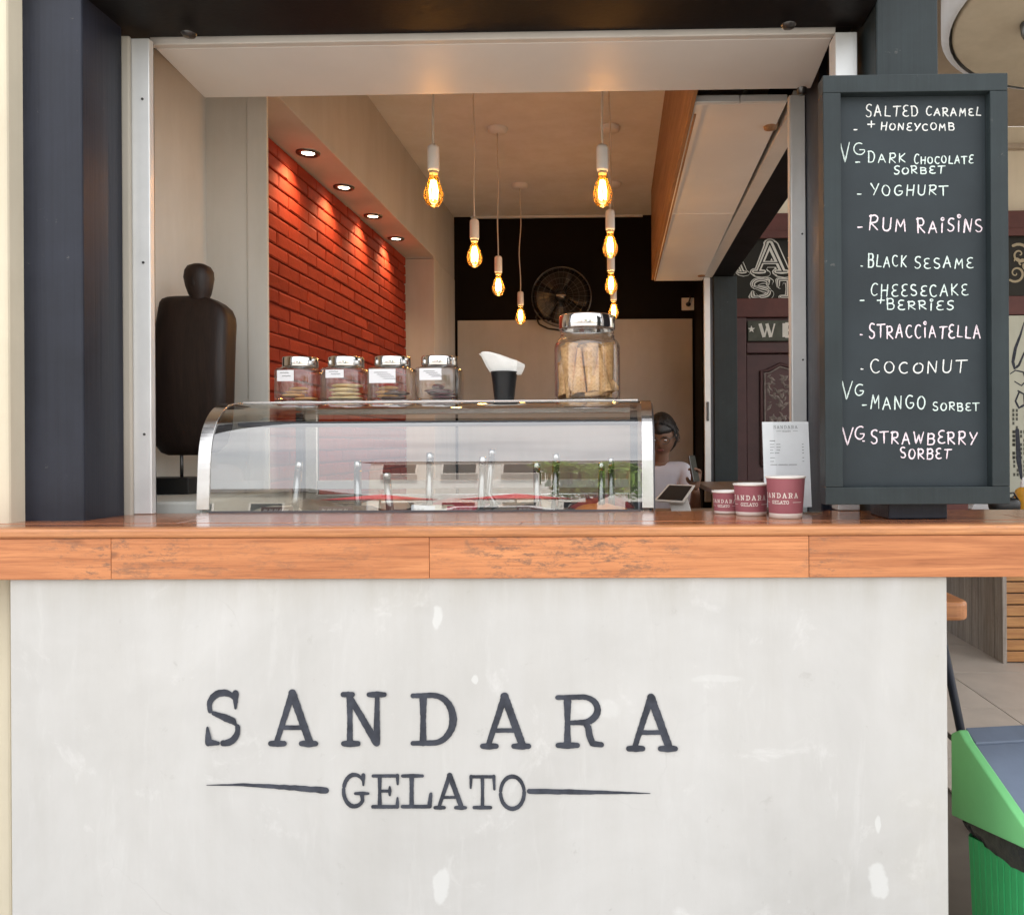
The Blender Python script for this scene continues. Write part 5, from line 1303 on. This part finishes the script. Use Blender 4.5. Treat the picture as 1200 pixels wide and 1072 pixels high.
mb.add([(x, y, .02) for x, y in bot_] + [(x, y, hb0 - .035 + .2 * (hyy - y)) for x, y in top_], [(i, (i + 1) % n, (i + 1) % n + n, i + n) for i in range(n)] + [tuple(range(n))[::-1]])
mb.build('body', 'bin_green', BN, world=False)
# bag folded over the rim, sagging
mb = MB(); V = []; m2 = 72
for j in range(5):
    for i in range(m2):
        a_ = 2 * math.pi * i / m2; ca, sa = math.cos(a_), math.sin(a_); k = (abs(ca) ** 7 + abs(sa) ** 7) ** (-1 / 7)
        sag = .010 + .034 * (math.sin(a_ * 2 + .6) * .5 + .5) + .0018 * math.sin(a_ * 11) + .0012 * math.sin(a_ * 29)
        bulge = (.0, .006, .008, .005, .0)[j] + .002 * math.sin(a_ * 23 + j)
        V.append(((W_ / 2 - .012 + bulge) * k * ca, (DP / 2 - .012 + bulge) * k * sa, hb0 + .012 + .2 * (DP / 2 - (DP / 2 - .012) * k * sa) - j / 4 * (sag + .022)))
mb.add(V, [(j * m2 + i, j * m2 + (i + 1) % m2, (j + 1) * m2 + (i + 1) % m2, (j + 1) * m2 + i) for j in range(4) for i in range(m2)], True)
mb.build('bin_bag', 'bag', BN, world=False)
# hood with sloping opening: sides are plates whose upper edge falls to the front
hx, hy = W_ / 2, DP / 2
zb2 = ztop - .02
side_poly = [(-hy, hb0 + .062), (hy, hb0), (hy, zb2 + .03), (hy - .035, ztop + .03), (hy - .06, ztop + .012), (-hy, zfront)]
for s_ in (-1, 1):
    MB().prism(side_poly, 'x', s_ * hx, s_ * (hx - .022)).build('hood_side', 'bin_light', BN, world=False, bevel=.004)
MB().box(-hx + .0225, hx - .0225, hy - .02, hy, hb0, zb2 + .03).build('hood_back', 'bin_light', BN, world=False, bevel=.003)
MB().box(-hx + .0225, hx - .0225, -hy, -hy + .02, hb0 + .062, zfront - .005).build('hood_front', 'bin_light', BN, world=False, bevel=.003)
MB().prism([(-hy + .02, zfront - .022), (hy - .065, ztop - .006), (hy - .065, ztop + .006), (-hy + .02, zfront - .008)], 'x', -hx + .0235, hx - .0235).build('flap', 'bin_grey', BN, world=False, bevel=.002)
MB().prism([(hy - .063, ztop - .006), (hy - .0225, ztop + .018), (hy - .0225, ztop + .030), (hy - .063, ztop + .010)], 'x', -hx + .0235, hx - .0235).build('hood_top', 'bin_grey', BN, world=False, bevel=.002)

# ============================================================ PERSON
def eval_mesh(ob):
    dg = bpy.context.evaluated_depsgraph_get(); me = bpy.data.meshes.new_from_object(ob.evaluated_get(dg)); return me
def skin_mesh(verts, edges, radii, root=0, sub=2):
    me = bpy.data.meshes.new('tmp'); me.from_pydata(verts, edges, []); ob = bpy.data.objects.new('tmp', me); COL.objects.link(ob)
    sk = ob.modifiers.new('skin', 'SKIN'); sk.use_smooth_shade = True
    for i, r in enumerate(radii):
        v = me.skin_vertices[0].data[i]; v.radius = (r, r) if not isinstance(r, tuple) else r; v.use_root = (i == root)
    ss = ob.modifiers.new('sub', 'SUBSURF'); ss.levels = sub
    out = eval_mesh(ob); bpy.data.objects.remove(ob); return out
def chain_skin(chains):
    V, E, Rr = [], [], []
    for ch in chains:
        prev = ch.get('from')
        for (p, r) in ch['pts']:
            V.append(p); Rr.append(r); i = len(V) - 1
            if prev is not None: E.append((prev, i))
            prev = i
    return skin_mesh(V, E, Rr)
def join_remesh(meshes, voxel):
    V, F = [], []
    for me in meshes:
        o = len(V); V += [tuple(v.co) for v in me.vertices]; F += [tuple(i + o for i in p.vertices) for p in me.polygons]
    me = bpy.data.meshes.new('tmp'); me.from_pydata(V, [], F); ob = bpy.data.objects.new('tmp', me); COL.objects.link(ob)
    rm = ob.modifiers.new('r', 'REMESH'); rm.mode = 'VOXEL'; rm.voxel_size = voxel; rm.use_smooth_shade = True
    sm = ob.modifiers.new('s', 'SMOOTH'); sm.iterations = 2; sm.factor = .5
    out = eval_mesh(ob); bpy.data.objects.remove(ob); return out
PX, PY = .268, 4.62
PR = thing('person', 'seated person in white shirt and glasses looking down at a held phone', 'person', (PX, PY + .05, 0), 0)
PR.rotation_euler = (0, 0, 0)
HC = Vector((PX - .004, PY - .02, H(.045)))        # head centre
# head shape, face towards the viewer's left and down
def head_fn(d):
    k = 1.0
    if d.y < 0:                                    # face side
        k += .05 * math.exp(-((d.x) ** 2 / .02 + (d.z + .12) ** 2 / .03)) * 1.7      # nose
        k -= .05 * math.exp(-((abs(d.x) - .34) ** 2 / .02 + (d.z - .10) ** 2 / .015))  # eye sockets
        k += .03 * math.exp(-((abs(d.x) - .30) ** 2 / .04 + (d.z - .28) ** 2 / .01))   # brows
        k += .035 * math.exp(-((d.x) ** 2 / .03 + (d.z + .48) ** 2 / .008))            # lips
        k -= .025 * math.exp(-((d.x) ** 2 / .05 + (d.z + .60) ** 2 / .005))
        k += .06 * math.exp(-((d.x) ** 2 / .06 + (d.z + .85) ** 2 / .03))              # chin
    k -= .10 * max(0, -d.z) * abs(d.x)
    return k
hrot = Matrix.Rotation(R(-14), 4, 'Z') @ Matrix.Rotation(R(24), 4, 'X')   # turned to the left of the picture, tilted down
def head_obj(fn): 
    mb = MB(); fn(mb); mb.v = [HC + (hrot @ p) for p in mb.v]; return mb
hm = head_obj(lambda m: (m.ell((0, 0, 0), .074, .092, .116, 48, 36, head_fn), m.ell((.074, .008, -.005), .010, .020, .030, 12, 8), m.ell((-.074, .008, -.005), .010, .020, .030, 12, 8))).mesh('t', None)
sh_r = Vector((PX - .155, PY + .02, H(-.150))); sh_l = Vector((PX + .125, PY - .01, H(-.150)))
el_l = Vector((PX + .165, PY - .17, H(-.40))); wr_l = Vector((at(815, 572, 4.28).x, 4.28, at(815, 572, 4.28).z))
el_r = Vector((PX - .20, PY - .10, H(-.47))); wr_r = Vector((PX - .02, PY - .30, H(-.42)))
pel = Vector((PX - .01, PY + .06, .70))
ch = [dict(pts=[(pel, (.14, .11))]),                                                         # 0
      dict(**{'from': 0}, pts=[(pel + Vector((0, -.01, .14)), (.118, .095)), (pel + Vector((0, -.02, .27)), (.13, .10)), (pel + Vector((-.0, -.02, .38)), (.12, .085)), (Vector((PX - .01, PY + .015, H(-.115))), (.048, .048)), (HC + Vector((0, .012, -.09)), (.043, .043)), (HC + Vector((0, .01, -.03)), (.04, .04))]),  # 1-6
      dict(**{'from': 3}, pts=[(sh_l + Vector((-.03, 0, -.01)), .055), (sh_l, .048), (sh_l.lerp(el_l, .5), .042), (el_l, .034), (el_l.lerp(wr_l, .4), .034), (wr_l, .023)]),
      dict(**{'from': 3}, pts=[(sh_r + Vector((.03, 0, -.01)), .055), (sh_r, .048), (sh_r.lerp(el_r, .5), .042), (el_r, .034), (el_r.lerp(wr_r, .4), .034), (wr_r, .023)]),
      dict(**{'from': 0}, pts=[(pel + Vector((.09, -.03, -.03)), .09), (pel + Vector((.12, -.40, -.04)), .062), (pel + Vector((.12, -.42, -.10)), .056), (pel + Vector((.12, -.38, -.33)), .050), (pel + Vector((.12, -.36, -.54)), .036)]),
      dict(**{'from': 0}, pts=[(pel + Vector((-.09, -.03, -.03)), .09), (pel + Vector((-.11, -.38, -.04)), .062), (pel + Vector((-.11, -.40, -.10)), .056), (pel + Vector((-.11, -.36, -.33)), .050), (pel + Vector((-.11, -.34, -.54)), .036)])]
body0 = chain_skin(ch)
def hand(wr, fwd, side, up, holding):
    """palm, four bent fingers of different length and a thumb; fwd along the fingers, side towards the thumb, up out of the palm's back"""
    out = []
    pc = wr + fwd * .045
    out.append(chain_skin([dict(pts=[(wr - fwd * .01, (.022, .020)), (wr + fwd * .03, (.030, .018)), (wr + fwd * .06, (.036, .015)), (wr + fwd * .085, (.035, .012))])]))
    for k, (o_, L) in enumerate(((.027, .072), (.010, .080), (-.009, .074), (-.027, .058))):
        b = wr + fwd * .070 + side * o_
        cl = .75 if holding else .35
        d1 = (fwd - up * cl * .6).normalized(); d2 = (fwd * .35 - up * cl * 1.2).normalized(); d3 = (-fwd * .35 * cl - up).normalized()
        p1 = b + d1 * L * .45; p2 = p1 + d2 * L * .32; p3 = p2 + d3 * L * .23
        out.append(chain_skin([dict(pts=[(b, .0098), (p1, .0092), (p2, .0085), (p3, .0072)])]))
    b = wr + fwd * .025 + side * .024
    d1 = (fwd * .6 + side * .8 - up * .3).normalized(); d2 = (fwd * .9 + side * .1 - up * .5).normalized()
    out.append(chain_skin([dict(pts=[(b, .0125), (b + d1 * .034, .0108), (b + d1 * .034 + d2 * .028, .0088)])]))
    return out
hl = hand(wr_l, Vector((.05, -.12, .95)).normalized(), Vector((-.85, -.45, 0)).normalized(), Vector((.45, .85, .1)).normalized(), True)
hr = hand(wr_r, Vector((.75, -.55, .0)).normalized(), Vector((.3, .3, .8)).normalized(), Vector((-.5, -.7, .3)).normalized(), False)
feet = [chain_skin([dict(pts=[(pel + Vector((s, -.35, -.57)), .04), (pel + Vector((s, -.40, -.645)), .042), (pel + Vector((s, -.52, -.658)), .034)])]) for s in (.12, -.11)]
me = join_remesh([body0, hm] + hl + hr + feet, .0048); me.name = 'body'
def put(me, name, mat, parent):
    me.materials.clear(); me.materials.append(M[mat]); me.transform(Matrix.Translation(-ORI[parent]))
    me.polygons.foreach_set('use_smooth', [True] * len(me.polygons))
    ob = bpy.data.objects.new(name, me); COL.objects.link(ob); ob.parent = parent; ORI[ob] = ORI[parent]; return ob
body_ob = put(me, 'body', 'skin', PR)
g_ = lambda r, a=.014: (r[0] + a, r[1] + a) if isinstance(r, tuple) else r + a
sh = [dict(pts=[(pel + Vector((0, 0, -.02)), (.150, .125))]),
      dict(**{'from': 0}, pts=[(pel + Vector((0, -.01, .14)), (.138, .112)), (pel + Vector((0, -.02, .27)), (.146, .116)), (pel + Vector((0, -.02, .375)), (.128, .098)), (Vector((PX - .01, PY + .012, H(-.100))), (.056, .056))]),
      dict(**{'from': 3}, pts=[(sh_l + Vector((-.03, 0, -.01)), .068), (sh_l, .062), (sh_l.lerp(el_l, .5), .058), (sh_l.lerp(el_l, .82), .056)]),
      dict(**{'from': 3}, pts=[(sh_r + Vector((.03, 0, -.01)), .068), (sh_r, .062), (sh_r.lerp(el_r, .5), .058), (sh_r.lerp(el_r, .82), .056)])]
put(join_remesh([chain_skin(sh)], .008), 'shirt', 'shirt', PR)
tr_ = [dict(pts=[(pel + Vector((0, 0, -.03)), (.155, .128))]),
       dict(**{'from': 0}, pts=[(pel + Vector((.09, -.03, -.03)), .104), (pel + Vector((.12, -.41, -.04)), .076), (pel + Vector((.12, -.43, -.10)), .070), (pel + Vector((.12, -.38, -.33)), .064), (pel + Vector((.12, -.36, -.52)), .056)]),
       dict(**{'from': 0}, pts=[(pel + Vector((-.09, -.03, -.03)), .104), (pel + Vector((-.11, -.39, -.04)), .076), (pel + Vector((-.11, -.41, -.10)), .070), (pel + Vector((-.11, -.36, -.33)), .064), (pel + Vector((-.11, -.34, -.52)), .056)])]
put(join_remesh([chain_skin(tr_)], .008), 'trousers', 'trousers', PR)
put(join_remesh([chain_skin([dict(pts=[(pel + Vector((s, -.35, -.595)), .046), (pel + Vector((s, -.40, -.650)), .047), (pel + Vector((s, -.53, -.660)), .040)])]) for s in (.12, -.11)], .008), 'shoes', 'black_plastic', PR)
# hair: cap over skull and back, gathered low, loose curls at the temple
rr = random.Random(3)
def hair_fn(m):
    def f(d):
        k = 1.09 + .03 * math.sin(9 * d.x + 3 * d.z) * .5
        front = max(0, -d.y); low = max(0, .38 - d.z)
        k -= .60 * min(1, front * 3.2) * min(1, low * 3.2) + .3 * max(0, -d.z - .55)
        return max(.5, k)
    m.ell((0, .004, .004), .078, .097, .119, 40, 30, f); m.ell((0, .095, -.03), .042, .036, .042, 16, 12)
hb_ = head_obj(hair_fn).build('hair', 'hair', PR, fix=False)
mb = MB()
for k in range(34):
    a_ = rr.uniform(-1, 1); s_ = 1 if rr.random() < .75 else -1
    p = Vector((s_ * (.073 + rr.uniform(0, .006)), rr.uniform(-.05, .05), rr.uniform(-.005, .075))); pts = []
    for q in range(6): pts.append(HC + hrot @ (p + Vector((s_ * (.006 * q * (1 + .4 * a_)) * .6, .004 * math.sin(q * 1.7 + k), -.010 * q + .004 * math.cos(q * 1.9 + k)))))
    mb.tube(pts, [.0022, .0022, .002, .0018, .0014, .0007], 5)
o = mb.build('hair_curls', 'hair', hb_); o['kind'] = 'stuff'
mb = MB()
for k in range(170):
    th0 = rr.uniform(-1.5, 1.5); pts = []
    for q in range(7):
        a_ = -.9 + q * .36 + rr.uniform(-.02, .02); x_ = math.sin(th0) * (.9 + .1 * math.cos(a_))
        d = Vector((x_, math.sin(a_) * math.cos(th0 * .8), max(.05, math.cos(a_ * .8) * math.cos(th0)) + .05)).normalized()
        if d.z < .12: d.z = .12
        pts.append(HC + hrot @ Vector((d.x * .0865, d.y * .107 + .004, d.z * .131 + .004 + rr.uniform(-.001, .002))))
    mb.tube(pts, [.0008, .0014, .0014, .0014, .0014, .0012, .0007], 4)
o = mb.build('hair_strands', 'hair', hb_); o['kind'] = 'stuff'
# glasses
mb = MB(); 
for s_ in (-1, 1):
    P = []
    for q in range(17):
        a_ = q / 16 * 2 * math.pi; P.append(HC + hrot @ Vector((s_ * .031 + .026 * math.cos(a_), -.0915 + .010 * abs(s_ * .031 + .026 * math.cos(a_)) / .05, .006 + .020 * math.sin(a_))))
    mb.tube(P, .0020, 6, False)
    mb.tube([HC + hrot @ Vector((s_ * .057, -.082, .012)), HC + hrot @ Vector((s_ * .077, -.02, .008)), HC + hrot @ Vector((s_ * .078, .010, .0))], .0018, 6)
mb.tube([HC + hrot @ Vector((-.007, -.094, .010)), HC + hrot @ Vector((.007, -.094, .010))], .0018, 6)
gl_ = mb.build('glasses', 'gunmetal', PR)
for s_ in (-1, 1):
    head_obj(lambda m: m.ell((s_ * .030, -.0785, .006), .0105, .0065, .0045, 14, 10)).build('eye', 'paper', body_ob)
    head_obj(lambda m: m.ell((s_ * .030, -.0852, .004), .0075, .0022, .0036, 12, 8)).build('pupil', 'black_plastic', body_ob)
head_obj(lambda m: m.ell((0, -.0905, -.050), .021, .008, .0065, 16, 8)).build('lips', 'lip', body_ob)
for s_ in (-1, 1): head_obj(lambda m: m.ell((s_ * .030, -.0850, .026), .017, .006, .0032, 14, 6)).build('eyebrow', 'hair', body_ob)
# phone in the raised hand
ph = wr_l + Vector((-.012, -.045, .105))
t = thing('phone', 'dark phone held upright in the seated person\'s raised hand', 'phone', ph)
q = MB().box(-.034, .034, -.004, .004, -.07, .07); rm = Matrix.Rotation(R(58), 4, 'Z') @ Matrix.Rotation(R(-12), 4, 'X')
q.v = [ph + (rm @ p) for p in q.v]; q.build('case', 'gunmetal', t, bevel=.003)
q = MB().box(-.031, .031, -.0046, -.0041, -.066, .066); q.v = [ph + (rm @ p) for p in q.v]; q.build('display', 'screen', t)
# stool under the person
t = thing('stool', 'small dark stool under the seated person', 'stool', (PX, PY + .08, 0))
MB().lathe([(0, .54), (.17, .54), (.18, .55), (.18, .575), (.17, .585), (0, .588)], (PX, PY + .08, 0), 32).build('seat', 'black_plastic', t)
for k in range(4):
    a_ = R(45 + 90 * k); MB().tube([(PX + .12 * math.cos(a_), PY + .08 + .12 * math.sin(a_), .54), (PX + .19 * math.cos(a_), PY + .08 + .19 * math.sin(a_), .012)], .012, 8).build('leg', 'gunmetal', t)

# ============================================================ BACK WALL ITEMS
FD = 5.60
c = at(658, 348, FD); r = at(693, 348, FD).x - c.x
t = thing('wall_fan', 'dark metal wall fan with broad blades high on the black back wall', 'fan', (c.x, 5.757, c.z))
mb = MB()
for k, (rr_, dy) in enumerate(((1.0, 0), (.985, -.025), (.985, .025), (.80, -.034), (.60, -.040), (.40, -.044))):
    P = [(c.x + r * rr_ * math.cos(a_ * math.pi / 24), FD + dy, c.z + r * rr_ * math.sin(a_ * math.pi / 24)) for a_ in range(49)]
    mb.tube(P, .004 if k == 0 else .0015, 6, False)
for k in range(30):
    a_ = k * math.pi / 15
    mb.tube([(c.x + r * q * math.cos(a_), FD + dy, c.z + r * q * math.sin(a_)) for q, dy in ((.99, -.02), (.7, -.037), (.3, -.045), (.16, -.045))], .0009, 4)
mb.build('guard', 'gunmetal', t)
mb = MB()
MB().lathe([(0, 0), (r * .2, 0), (r * .2, .05), (0, .05)], (0, 0, 0), 20)
hub = MB().ell((c.x, FD - .02, c.z), r * .17, .035, r * .17, 20, 12).build('hub', 'gunmetal', t)
box('hub_badge', 'chrome', hub, c.x - r * .16, c.x + r * .16, FD - .062, FD - .054, c.z - .004, c.z + .006, .001)
for k in range(4):
    a0 = R(200 + 90 * k); V = []; n1, n2 = 8, 6
    for i in range(n1 + 1):
        for j in range(n2 + 1):
            rr_ = r * (.14 + .78 * i / n1); sp = (.30 + .50 * math.sin(math.pi * min(1, i / n1 * .62 + .1))) ; an = a0 + (j / n2 - .5) * 2 * sp * 1.05
            V.append((c.x + rr_ * math.cos(an), FD + (j / n2 - .5) * .055 * (1 - .3 * i / n1), c.z + rr_ * math.sin(an)))
    fs = [(i * (n2 + 1) + j, i * (n2 + 1) + j + 1, (i + 1) * (n2 + 1) + j + 1, (i + 1) * (n2 + 1) + j) for i in range(n1) for j in range(n2)]
    o = MB().add(V, fs, True).build('blade', 'fan_blade', t); m_ = o.modifiers.new('th', 'SOLIDIFY'); m_.thickness = .002
MB().tube([(c.x, FD + .02, c.z), (c.x, 5.757, c.z)], .05, 16).build('motor', 'black_plastic', t)
P = [at(x, y, 5.72) for x, y in ((634, 362), (628, 372), (632, 380), (642, 385), (660, 387.5), (690, 388))]
MB().tube(P, .006, 8).build('power_cable', 'black_plastic', t)
c = at(806, 356.5, 5.755)
t = thing('wall_socket', 'white wall socket with a black plug on the dark back wall', 'socket', (c.x, 5.758, c.z))
box('plate', 'white_plastic', t, c.x - .044, c.x + .044, 5.748, 5.759, c.z - .044, c.z + .044, .003)
MB().ell((c.x + .002, 5.738, c.z - .004), .018, .018, .016, 14, 10).build('plug', 'black_plastic', t)
MB().tube([(c.x + .004, 5.735, c.z + .004), (c.x + .012, 5.735, c.z + .03), (c.x + .02, 5.745, c.z + .06)], .005, 8).build('plug_cable', 'black_plastic', t)

# ============================================================ STREET IN FRONT (seen mirrored in the case and the jars)
def tree(name, label, x, y, hgt, cr, seed, leaf):
    rr = random.Random(seed); t = thing(name, label, 'tree', (x, y, 0), 0, 'street trees across the road')
    P = [Vector((x + .12 * math.sin(k * 1.3 + seed), y, hgt * .62 * k / 6)) for k in range(7)]
    MB().tube(P, [.20 - .018 * k for k in range(7)], 12).build('trunk', 'bark', t)
    mb = MB()
    for k in range(7):
        a_ = k * .9 + seed; b = P[3 + k % 4]; e = b + Vector((math.cos(a_) * cr * .7, math.sin(a_) * cr * .7, hgt * .25)); mb.tube([b, b.lerp(e, .5) + Vector((0, 0, .15)), e], [.07, .05, .02], 6)
    mb.build('branches', 'bark', t)['kind'] = 'stuff'
    V, F = [], []
    cl = [(Vector((x + rr.uniform(-.75, .75) * cr, y + rr.uniform(-.75, .75) * cr, hgt * .68 + rr.uniform(-.35, .6) * cr)), rr.uniform(.28, .5) * cr) for _ in range(22)]
    for c, q in cl:
        for _ in range(170):
            d = Vector((rr.gauss(0, 1), rr.gauss(0, 1), rr.gauss(0, 1))).normalized() * q * rr.uniform(.55, 1.1); p = c + d
            a = Vector((rr.gauss(0, 1), rr.gauss(0, 1), rr.gauss(0, 1))).normalized(); b = a.cross(d).normalized(); s_ = rr.uniform(.07, .14); o = len(V)
            V += [p - a * s_, p + b * s_ * .5, p + a * s_, p - b * s_ * .5]; F.append((o, o + 1, o + 2, o + 3))
    o = MB().add(V, F).build('crown', leaf, t, fix=False); o['kind'] = 'stuff'
def leafm(name, a, b):
    m = NT(name); m.set(.6, 0, .3); n = m.noise(m.coord(), 3, 4, .6); m.base(m.ramp(n, [(.3, a), (.7, b)])); return m.m
M['leaf_a'] = leafm('deep green leaf', (.03, .07, .015), (.06, .13, .03)); M['leaf_b'] = leafm('yellow green leaf', (.12, .22, .03), (.22, .34, .06))
tree('street_tree', 'yellow green street tree across the road, right of the red canopies', -.6, -17.5, 4.6, 1.6, 1, 'leaf_b')
tree('street_tree', 'dark green street tree across the road beside the white house', 4.6, -18.5, 5.4, 2.0, 2, 'leaf_a')
def canopy(label, x, y, s_):
    t = thing('red_parasol', label, 'parasol', (x, y, 0), 0, 'red parasols across the road')
    MB().tube([(x, y, .09), (x, y, 2.65)], .03, 10).build('pole', 'gunmetal', t)
    MB().lathe([(0, 0), (.28, 0), (.28, .05), (.05, .09), (0, .09)], (x, y, .062), 20).build('foot', 'gunmetal', t)
    V = [(x, y, 2.72)] + [(x + s_ * math.cos(R(45 * k)), y + s_ * math.sin(R(45 * k)), 2.22) for k in range(8)]
    o = MB().add(V, [(0, 1 + k, 1 + (k + 1) % 8) for k in range(8)]).build('canopy', 'red_cloth', t); m_ = o.modifiers.new('th', 'SOLIDIFY'); m_.thickness = .01
canopy('red parasol across the road, left of the yellow green tree', -2.6, -17.0, 1.6)
canopy('red parasol across the road, farther left', -6.2, -17.2, 1.6)
def house(label, x0, x1, y, hh, mat, nw, ns):
    t = thing('house', label, 'house', ((x0 + x1) / 2, y, 0))
    box('wall', mat, t, x0, x1, y - 7, y, .06, hh, .02)
    box('roof', 'roof_grey', t, x0 - .3, x1 + .3, y - 7.3, y + .3, hh + .002, hh + .22, .02)
    for s_ in range(ns):
        for k in range(nw):
            cx = x0 + (x1 - x0) * (k + .5) / nw; cz = 1.5 + 2.9 * s_
            f = box('window', 'white_plastic', t, cx - .6, cx + .6, y + .002, y + .05, cz - .65, cz + .65, .005)
            box('pane', 'window_glass', f, cx - .53, cx + .53, y + .051, y + .056, cz - .58, cz + .58, 0)
    box('door', 'maroon', t, x0 + .4, x0 + 1.3, y + .002, y + .06, .062, 2.1, .005)
house('white two storey house across the road', -8, 1.8, -22, 5.4, 'white_wall', 5, 2)
house('low cream house across the road, right side', 6.0, 15, -23, 3.4, 'cream', 4, 1)
house('low grey house far left across the road', -20, -10.5, -23, 3.4, 'beige', 4, 1)
def car(label, x, y, mat, L=4.1):
    t = thing('parked_car', label, 'car', (x, y, 0))
    pr = [(-L / 2, .35), (-L / 2 + .05, .80), (-L / 2 + .9, .95), (-L / 2 + 1.45, 1.42), (L / 2 - .9, 1.44), (L / 2 - .15, .98), (L / 2, .6), (L / 2 - .03, .32)]
    mb = MB().prism(pr, 'y', y - .82, y + .82); mb.v = [Vector((p.x + x, p.y, p.z)) for p in mb.v]; mb.build('body', mat, t, bevel=.07, seg=3)
    for s_ in (-1, 1):
        yy = y + s_ * .823
        mb = MB().prism([(-L / 2 + 1.2, .97), (-L / 2 + 1.55, 1.34), (L / 2 - 1.0, 1.36), (L / 2 - .45, 1.0)], 'y', yy - .004, yy + .004); mb.v = [Vector((p.x + x, p.y, p.z)) for p in mb.v]; mb.build('side_window', 'window_glass', t)
        for wx in (-L / 2 + .75, L / 2 - .75):
            w_ = MB(); P = [(x + wx, y + s_ * .70, .31), (x + wx, y + s_ * .86, .31)]; w_.tube(P, .31, 28); wo = w_.build('wheel', 'tyre', t)
            MB().tube([(x + wx, y + s_ * .855, .31), (x + wx, y + s_ * .868, .31)], .19, 20).build('rim', 'alu', wo)
        MB().ell((x - L / 2 + .08, y + s_ * .6, .68), .06, .14, .08, 14, 8).build('headlight', 'chrome', t)
car('white car parked across the road, in the middle', -3.0, -14.8, 'car_paint')
car('dark car parked across the road at the right', 2.6, -14.8, 'black_paint', 3.9)
